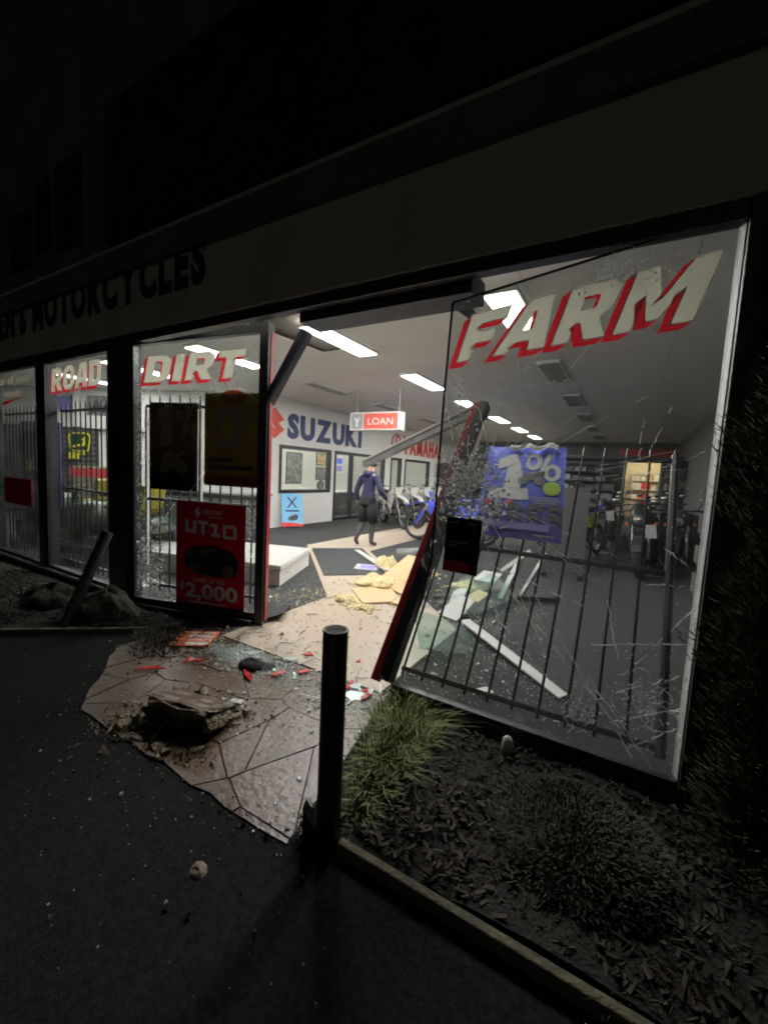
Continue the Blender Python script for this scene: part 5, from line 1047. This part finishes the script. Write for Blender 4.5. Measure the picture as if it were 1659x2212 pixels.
for k_, (x, y, s_) in enumerate(((-2.36, -1.02, .055), (-2.28, -1.08, .075), (-2.24, -.96, .04), (-1.95, -1.06, .08), (-1.86, -1.04, .06), (-1.78, -.98, .05), (-2.12, -1.1, .06), (-2.2, -.63, .07), (-2.33, -.72, .06), (-1.80, -.74, .06), (-1.9, -.66, .05))):
    mb = MB(); jitter_ball(mb, (0, 0, 0), s_*.8, s_*.5, s_*.28, 6, 9, .25, k_+60); o = mb.build('concrete_rubble', 'concrete'); o.location = (x, y, .002); o.rotation_euler.z = rn.uniform(0, 6)
    tag(o, 'broken lump of pale concrete beside the upturned block', 'rubble', 'rubble round the upturned block')
scatter('concrete_crumbs', 'concrete', 500, many(around(-1.92, -1.03, .14, .05), around(-2.25, -1.0, .1, .1), around(-2.0, -.65, .2, .06)), .004, .018, 'crumbled concrete round the upturned block', 21, .002)
sg = empty('fallen_sign', (-2.80, -.25, .004), 0, 'red and white notice board lying flat on the ground', 'sign'); f_ = Frame((-.20, -.10, .012), (.82, .57, 0), (-.50, .72, .0))
MB().add([f_.p(a, b, w) for w in (0, -.010) for a, b in ((0, 0), (.30, 0), (.30, .30), (0, .30))], [(0, 1, 2, 3), (7, 6, 5, 4), (0, 4, 5, 1), (1, 5, 6, 2), (2, 6, 7, 3), (3, 7, 4, 0)]).build('board', 'orange_paint', sg); flat('print', [rect(.10, .02, .28, .07), rect(.10, .10, .28, .13), rect(.08, .16, .28, .22), rect(.05, .25, .28, .275)], f_, .001, 'paper', sg)
for k_, (x, y, l_, a) in enumerate(((-2.76, -.64, .20, .7), (-2.66, -.41, .09, 1.2), (-2.60, -.37, .07, .3), (-2.14, -.32, .16, -.5), (-2.22, -.26, .08, 1.6), (-2.0, -.18, .12, 1.1), (-1.88, -.05, .12, .9), (-2.04, .18, .10, .3), (-1.34, -.07, .10, 1.2), (-1.50, -.05, .05, 0), (-1.52, .02, .05, .5), (-1.66, .32, .04, .2), (-1.38, -.02, .06, -.4))):
    mb = MB(); mb.add([(-l_/2, -.012, 0), (-l_*.1, -.02, .006), (l_/2, -.004, .002), (l_*.2, .018, .014), (-l_*.3, .012, .008)]+[(-l_/2, -.012, .005), (-l_*.1, -.02, .013), (l_/2, -.004, .007), (l_*.2, .018, .022), (-l_*.3, .012, .014)], [(4, 3, 2, 1, 0), (5, 6, 7, 8, 9)]+[(i, (i+1) % 5, 5+(i+1) % 5, 5+i) for i in range(5)])
    o = mb.build('red_plastic_shard', 'red_plastic'); o.location = (x, y, .005); o.rotation_euler.z = a; tag(o, ('longest red plastic shard alone at the dark edge of the paving', 'red plastic shard below the fallen red and white notice', 'small red plastic shard below the fallen red and white notice', 'long red plastic shard touching the black hat', 'short red plastic shard beside the black hat', 'red plastic shard between the hat and the bollard', 'red plastic shard just short of the tile edge', 'red plastic shard lying on the tile floor', 'red plastic shard by the foot of the leaning post', 'tiny red plastic scrap near the foot of the leaning post', 'tiny red plastic scrap near the foot of the leaning post', 'tiny red plastic scrap well inside on the tile floor', 'red plastic scrap beside the one at the leaning post')[k_], 'plastic shard', 'red plastic shards')
for k_, (x, y, l_) in enumerate(((-1.42, -.10, .09), (-1.36, -.02, .07), (-1.48, .0, .06), (-2.1, .05, .08), (-1.7, .2, .06), (-2.4, -.05, .07))):
    mb = MB(); P_ = [(l_*math.cos(a+rn.uniform(-.3, .3))*rn.uniform(.5, 1), l_*math.sin(a+rn.uniform(-.3, .3))*rn.uniform(.5, 1)) for a in (0, 1.2, 2.4, 3.7, 5)]
    o = mb.prism(P_, 0, .006).build('glass_shard', 'shards_floor'); o.location = (x, y, .006); o.rotation_euler = (rn.uniform(-.15, .15), rn.uniform(-.15, .15), 0); tag(o, ('jagged white piece of glass at the foot of the leaning post', 'jagged glass piece between the red shard and the leaning post', 'jagged glass piece on the joint line by the leaning post', 'jagged glass piece on the tile floor behind the hat', 'jagged glass piece on the tile floor behind the bollard', 'jagged glass piece between the hat and the fallen notice')[k_], 'glass shard', 'large glass shards')
t = empty('peaked_hat', (-2.24, -.20, .004), R(30), 'black crumpled peaked hat lying among the broken glass', 'hat'); mb = MB(); jitter_ball(mb, (0, 0, 0), .10, .085, .06, 8, 12, .12, 3); mb.build('crown', 'black_cloth', t, smooth=True); MB().loft([(.08, 0, .008, .06, .004), (.15, 0, .006, .05, .004), (.17, 0, .005, .02, .003)], 8).build('peak', 'black_cloth', t)
tag(MB().box((0, 0, .002), (.075, .045, .002)).box((0, 0, .0034), (.05, .006, .0006)).build('white_card', 'paper'), 'small white card lying on the brown paving', 'card').location = (-1.96, -.57, .006); bpy.data.objects['white_card'].rotation_euler.z = R(22)
for nm_, x, y, s_, lb in (('stone_lump', -1.21, -1.37, .045, 'pinkish stone lying alone on the asphalt'), ('stone_lump', -2.23, -1.34, .022, 'tiny pale pebble on the asphalt')):
    mb = MB(); jitter_ball(mb, (0, 0, 0), s_, s_*.75, s_*.6, 7, 10, .2, int(s_*1000)); o = mb.build(nm_, 'concrete', smooth=True); o.location = (x, y, -.02); tag(o, lb, 'stone')
# bollards
def bollard(loc, axis, h, label, r_=.047):
    t = empty('bollard', loc, 0, label, 'bollard'); d = Vector(axis).normalized()
    MB().tube([Vector((0, 0, -.02))+d*0, d*.3, d*(h-.012), d*(h-.003)], [r_, r_, r_, r_*.93], 24).build('tube', 'bollard', t, smooth=True, bevel=.002)
    MB().torus((0, 0, 0), r_*.93, .006, 'Z', 24, 6).build('top_rim', 'bollard', t).matrix_local = Matrix.Translation(d*(h-.004)) @ d.to_track_quat('Z', 'Y').to_matrix().to_4x4(); MB().tube([d*(h-.003), d*(h+.002)], r_*.86, 24).build('worn_cap', 'rock_dark', t)
    return t
bollard((-.885, -1.04, 0), (-.004, 0, 1), .865, 'black steel bollard standing upright at the path corner')
bollard((-4.03, -.64, 0), (-.02, .42, .9), .86, 'black bollard knocked over at a slant by the left flower bed')
t = empty('snapped_stake', (-.955, -1.06, 0), R(15), 'short snapped dark stake beside the upright bollard', 'stake'); MB().add([(-.03, -.015, -.02), (.03, -.015, -.02), (.03, .015, -.02), (-.03, .015, -.02), (-.03, -.015, .14), (.025, -.015, .06), (.025, .015, .07), (-.03, .015, .16)], [(3, 2, 1, 0), (4, 5, 6, 7), (0, 1, 5, 4), (1, 2, 6, 5), (2, 3, 7, 6), (3, 0, 4, 7)]).build('stake_body', 'dark_frame', t); MB().box((-.004, 0, .02), (.07, .036, .02)).build('strap', 'dark_metal', t)
# timber edging
def edging(a, b, label, n=2):
    d = (Vector(b)-Vector(a)); L = d.length; t = empty('timber_edging', a, math.atan2(d.y, d.x), label, 'edging')
    for k_ in range(n):
        MB().box((L*(k_+.5)/n, 0, .012), (L/n-.008, .034, .06)).build('plank', 'timber', t, bevel=.006)
edging((-.84, -1.03, 0), (2.6, -1.03, 0), 'weathered timber edging along the bed under the FARM window', 3); edging((-4.33, -1.05, 0), (-3.42, -.28, 0), 'timber edging turning to the shopfront beside the slanted bollard', 1); edging((-8.5, -1.06, 0), (-4.36, -1.06, 0), 'timber edging along the bed under the ROAD window', 3)
# rocks and moss
def boulder(loc, rx, ry, rz_, seed, label, m='moss_rock', amp=.16):
    mb = MB(); jitter_ball(mb, (0, 0, 0), rx, ry, rz_, 16, 24, amp, seed); o = mb.build('boulder', m, smooth=True); o.location = loc; dd = o.modifiers.new('d', 'DISPLACE'); tx = bpy.data.textures.new('rock', 'CLOUDS'); tx.noise_scale = .09; dd.texture = tx; dd.strength = .05; dd.texture_coords = 'LOCAL'
    o.modifiers.new('s', 'SUBSURF').render_levels = 1; o.modifiers.move(1, 0); return tag(o, label, 'boulder')
boulder((-.06, -.52, .0), .34, .26, .12, 5, 'low mossy boulder in the bed under the FARM window', amp=.1)
boulder((-3.98, -.32, .0), .30, .22, .27, 12, 'mossy boulder behind the slanted bollard'); boulder((-4.75, -.45, .0), .32, .26, .20, 15, 'mossy boulder under the ROAD window')
# ground lamp
t = empty('bullet_garden_light', (-.43, -.13, .03), R(20), 'small pale garden light by the window plinth', 'garden light')
MB().tube([(0, -.005, .012), (0, -.002, .03), (0, .005, .075), (0, .008, .088), (0, .009, .094)], [.030, .032, .026, .016, .004], 14).build('cap', 'white_plastic', t, smooth=True); MB().tube([(0, 0, -.04), (0, -.003, .014)], .02, 12).build('stem', 'black', t)
# mulch, grass, leaves
def chips(name, P, n, m, seed, l0, l1, label, z=.03):
    rn = random.Random(seed); mb = MB(); xs = [p[0] for p in P]; ys = [p[1] for p in P]; k_ = 0
    while k_ < n:
        x, y = rn.uniform(min(xs), max(xs)), rn.uniform(min(ys), max(ys))
        if not inpoly(x, y, P): continue
        k_ += 1; l_ = rn.uniform(l0, l1); mb.box((x, y, z+rn.uniform(0, .025)), (l_, l_*rn.uniform(.2, .4), .004), (Matrix.Rotation(rn.uniform(0, 6.28), 3, 'Z') @ Matrix.Rotation(rn.gauss(0, .35), 3, 'X') @ Matrix.Rotation(rn.gauss(0, .35), 3, 'Y')))
    return tag(mb.build(name, m), label, None, None, 'stuff')
chips('bark_mulch', [(-1.1, -.03), (-.92, -.98), (1.2, -.98), (1.2, -.03)], 4200, 'mulch', 51, .015, .05, 'bark mulch covering the bed under the FARM window')
chips('bark_mulch', [(-6.5, -.05), (-6.5, -.98), (-4.4, -.98), (-3.5, -.30), (-3.3, -.05)], 3000, 'mulch', 52, .015, .05, 'bark mulch covering the bed under the ROAD window')
chips('leaf_litter', [(-3.1, -.02), (-3.5, -.3), (-3.3, -.55), (-2.7, -.5), (-2.75, -.05)], 130, 'mulch', 53, .01, .04, 'leaf litter at the edge of the brown paving', .004)
def grass(name, spots, m, label, seed, kind=None):
    rn = random.Random(seed); mb = MB()
    for cx, cy, rr, n, h, *dome in spots:
        for _ in range(n):
            a = rn.uniform(0, 6.28); q = rr*math.sqrt(rn.random()); x, y = cx+q*math.cos(a), cy+q*math.sin(a)
            L = h*rn.uniform(.5, 1.15)*(1-.35*q/rr); d = Vector((math.cos(a)*q/rr+rn.gauss(0, .45), math.sin(a)*q/rr+rn.gauss(0, .45), 0)); s_ = Vector((-d.y, d.x, 0)).normalized()*rn.uniform(.0014, .0042)
            b0 = Vector((x, y, .01+(dome[0]*math.sqrt(max(0, 1-(q/rr)**2)) if dome else 0))); m1 = b0+Vector((0, 0, L*.6))+d*L*.25; tp_ = b0+Vector((0, 0, L*.78))+d*L*.8
            mb.add([b0-s_, b0+s_, m1+s_*.8, m1-s_*.8, tp_], [(0, 1, 2, 3), (3, 2, 4)])
    o = mb.build(name, m); return tag(o, label, None if kind else 'grass', None, kind)
grass('grass_clump', [(-.98, -.16, .17, 1100, .13), (-.94, -.34, .16, 950, .14), (-.90, -.54, .13, 650, .12), (-.88, -.72, .10, 420, .12), (-.86, -.86, .08, 200, .10), (-.96, -.25, .2, 260, .27), (-.92, -.55, .16, 160, .24)], 'grass', 'bright green grass clump behind the upright bollard', 61)
grass('low_grass', [(-3.25, -.25, .22, 700, .06), (-3.05, -.42, .2, 500, .05), (-3.6, -.2, .2, 500, .07), (-4.6, -.75, .35, 900, .08), (-5.6, -.5, .5, 1400, .09), (-.06, -.52, .33, 3800, .045, .12), (.3, -.75, .4, 900, .06), (-.95, -1.0, .09, 160, .07)], 'grass_dark', 'thin dark grass and moss in the flower beds', 62, 'stuff')
# conifer growing against the black side post
t = empty('conifer', (.62, -.26, 0), 0, 'dark columnar conifer growing against the black side post', 'tree')
MB().tube([(0, 0, -.02), (.02, 0, .9), (0, 0, 2.0)], [.05, .035, .01], 8).build('trunk', 'bark', t)
rn = random.Random(71); mb = MB()
for k_ in range(15000):
    z = .03+2.55*rn.random(); rr = (.30+.035*math.sin(z*9)+.03*math.sin(z*23+1))*(1-.55*max(0, (z-1.7)/.9))*(.75+.25*min(1, z/.3)); a = rn.uniform(0, 6.28); q = rr*(.45+.55*rn.random()**.4)*(1+.12*math.sin(a*5+z*7))
    p = Vector((q*math.cos(a), q*.72*math.sin(a), z)); o_ = Vector((math.cos(a), math.sin(a), rn.uniform(.3, 1.5))).normalized(); s_ = Vector((-o_.y, o_.x, rn.gauss(0, .3))).normalized(); L = rn.uniform(.015, .04)
    mb.add([p-s_*.005, p+s_*.005, p+o_*L+s_*.003, p+o_*L-s_*.003], [(0, 1, 2, 3)])
for k_ in range(40):
    a = rn.uniform(0, 6.28); z = .1+2.1*rn.random(); mb.tube([(0, 0, z), (.25*math.cos(a), .19*math.sin(a), z+.2)], .004, 4)
mb.build('crown', 'conifer', t)
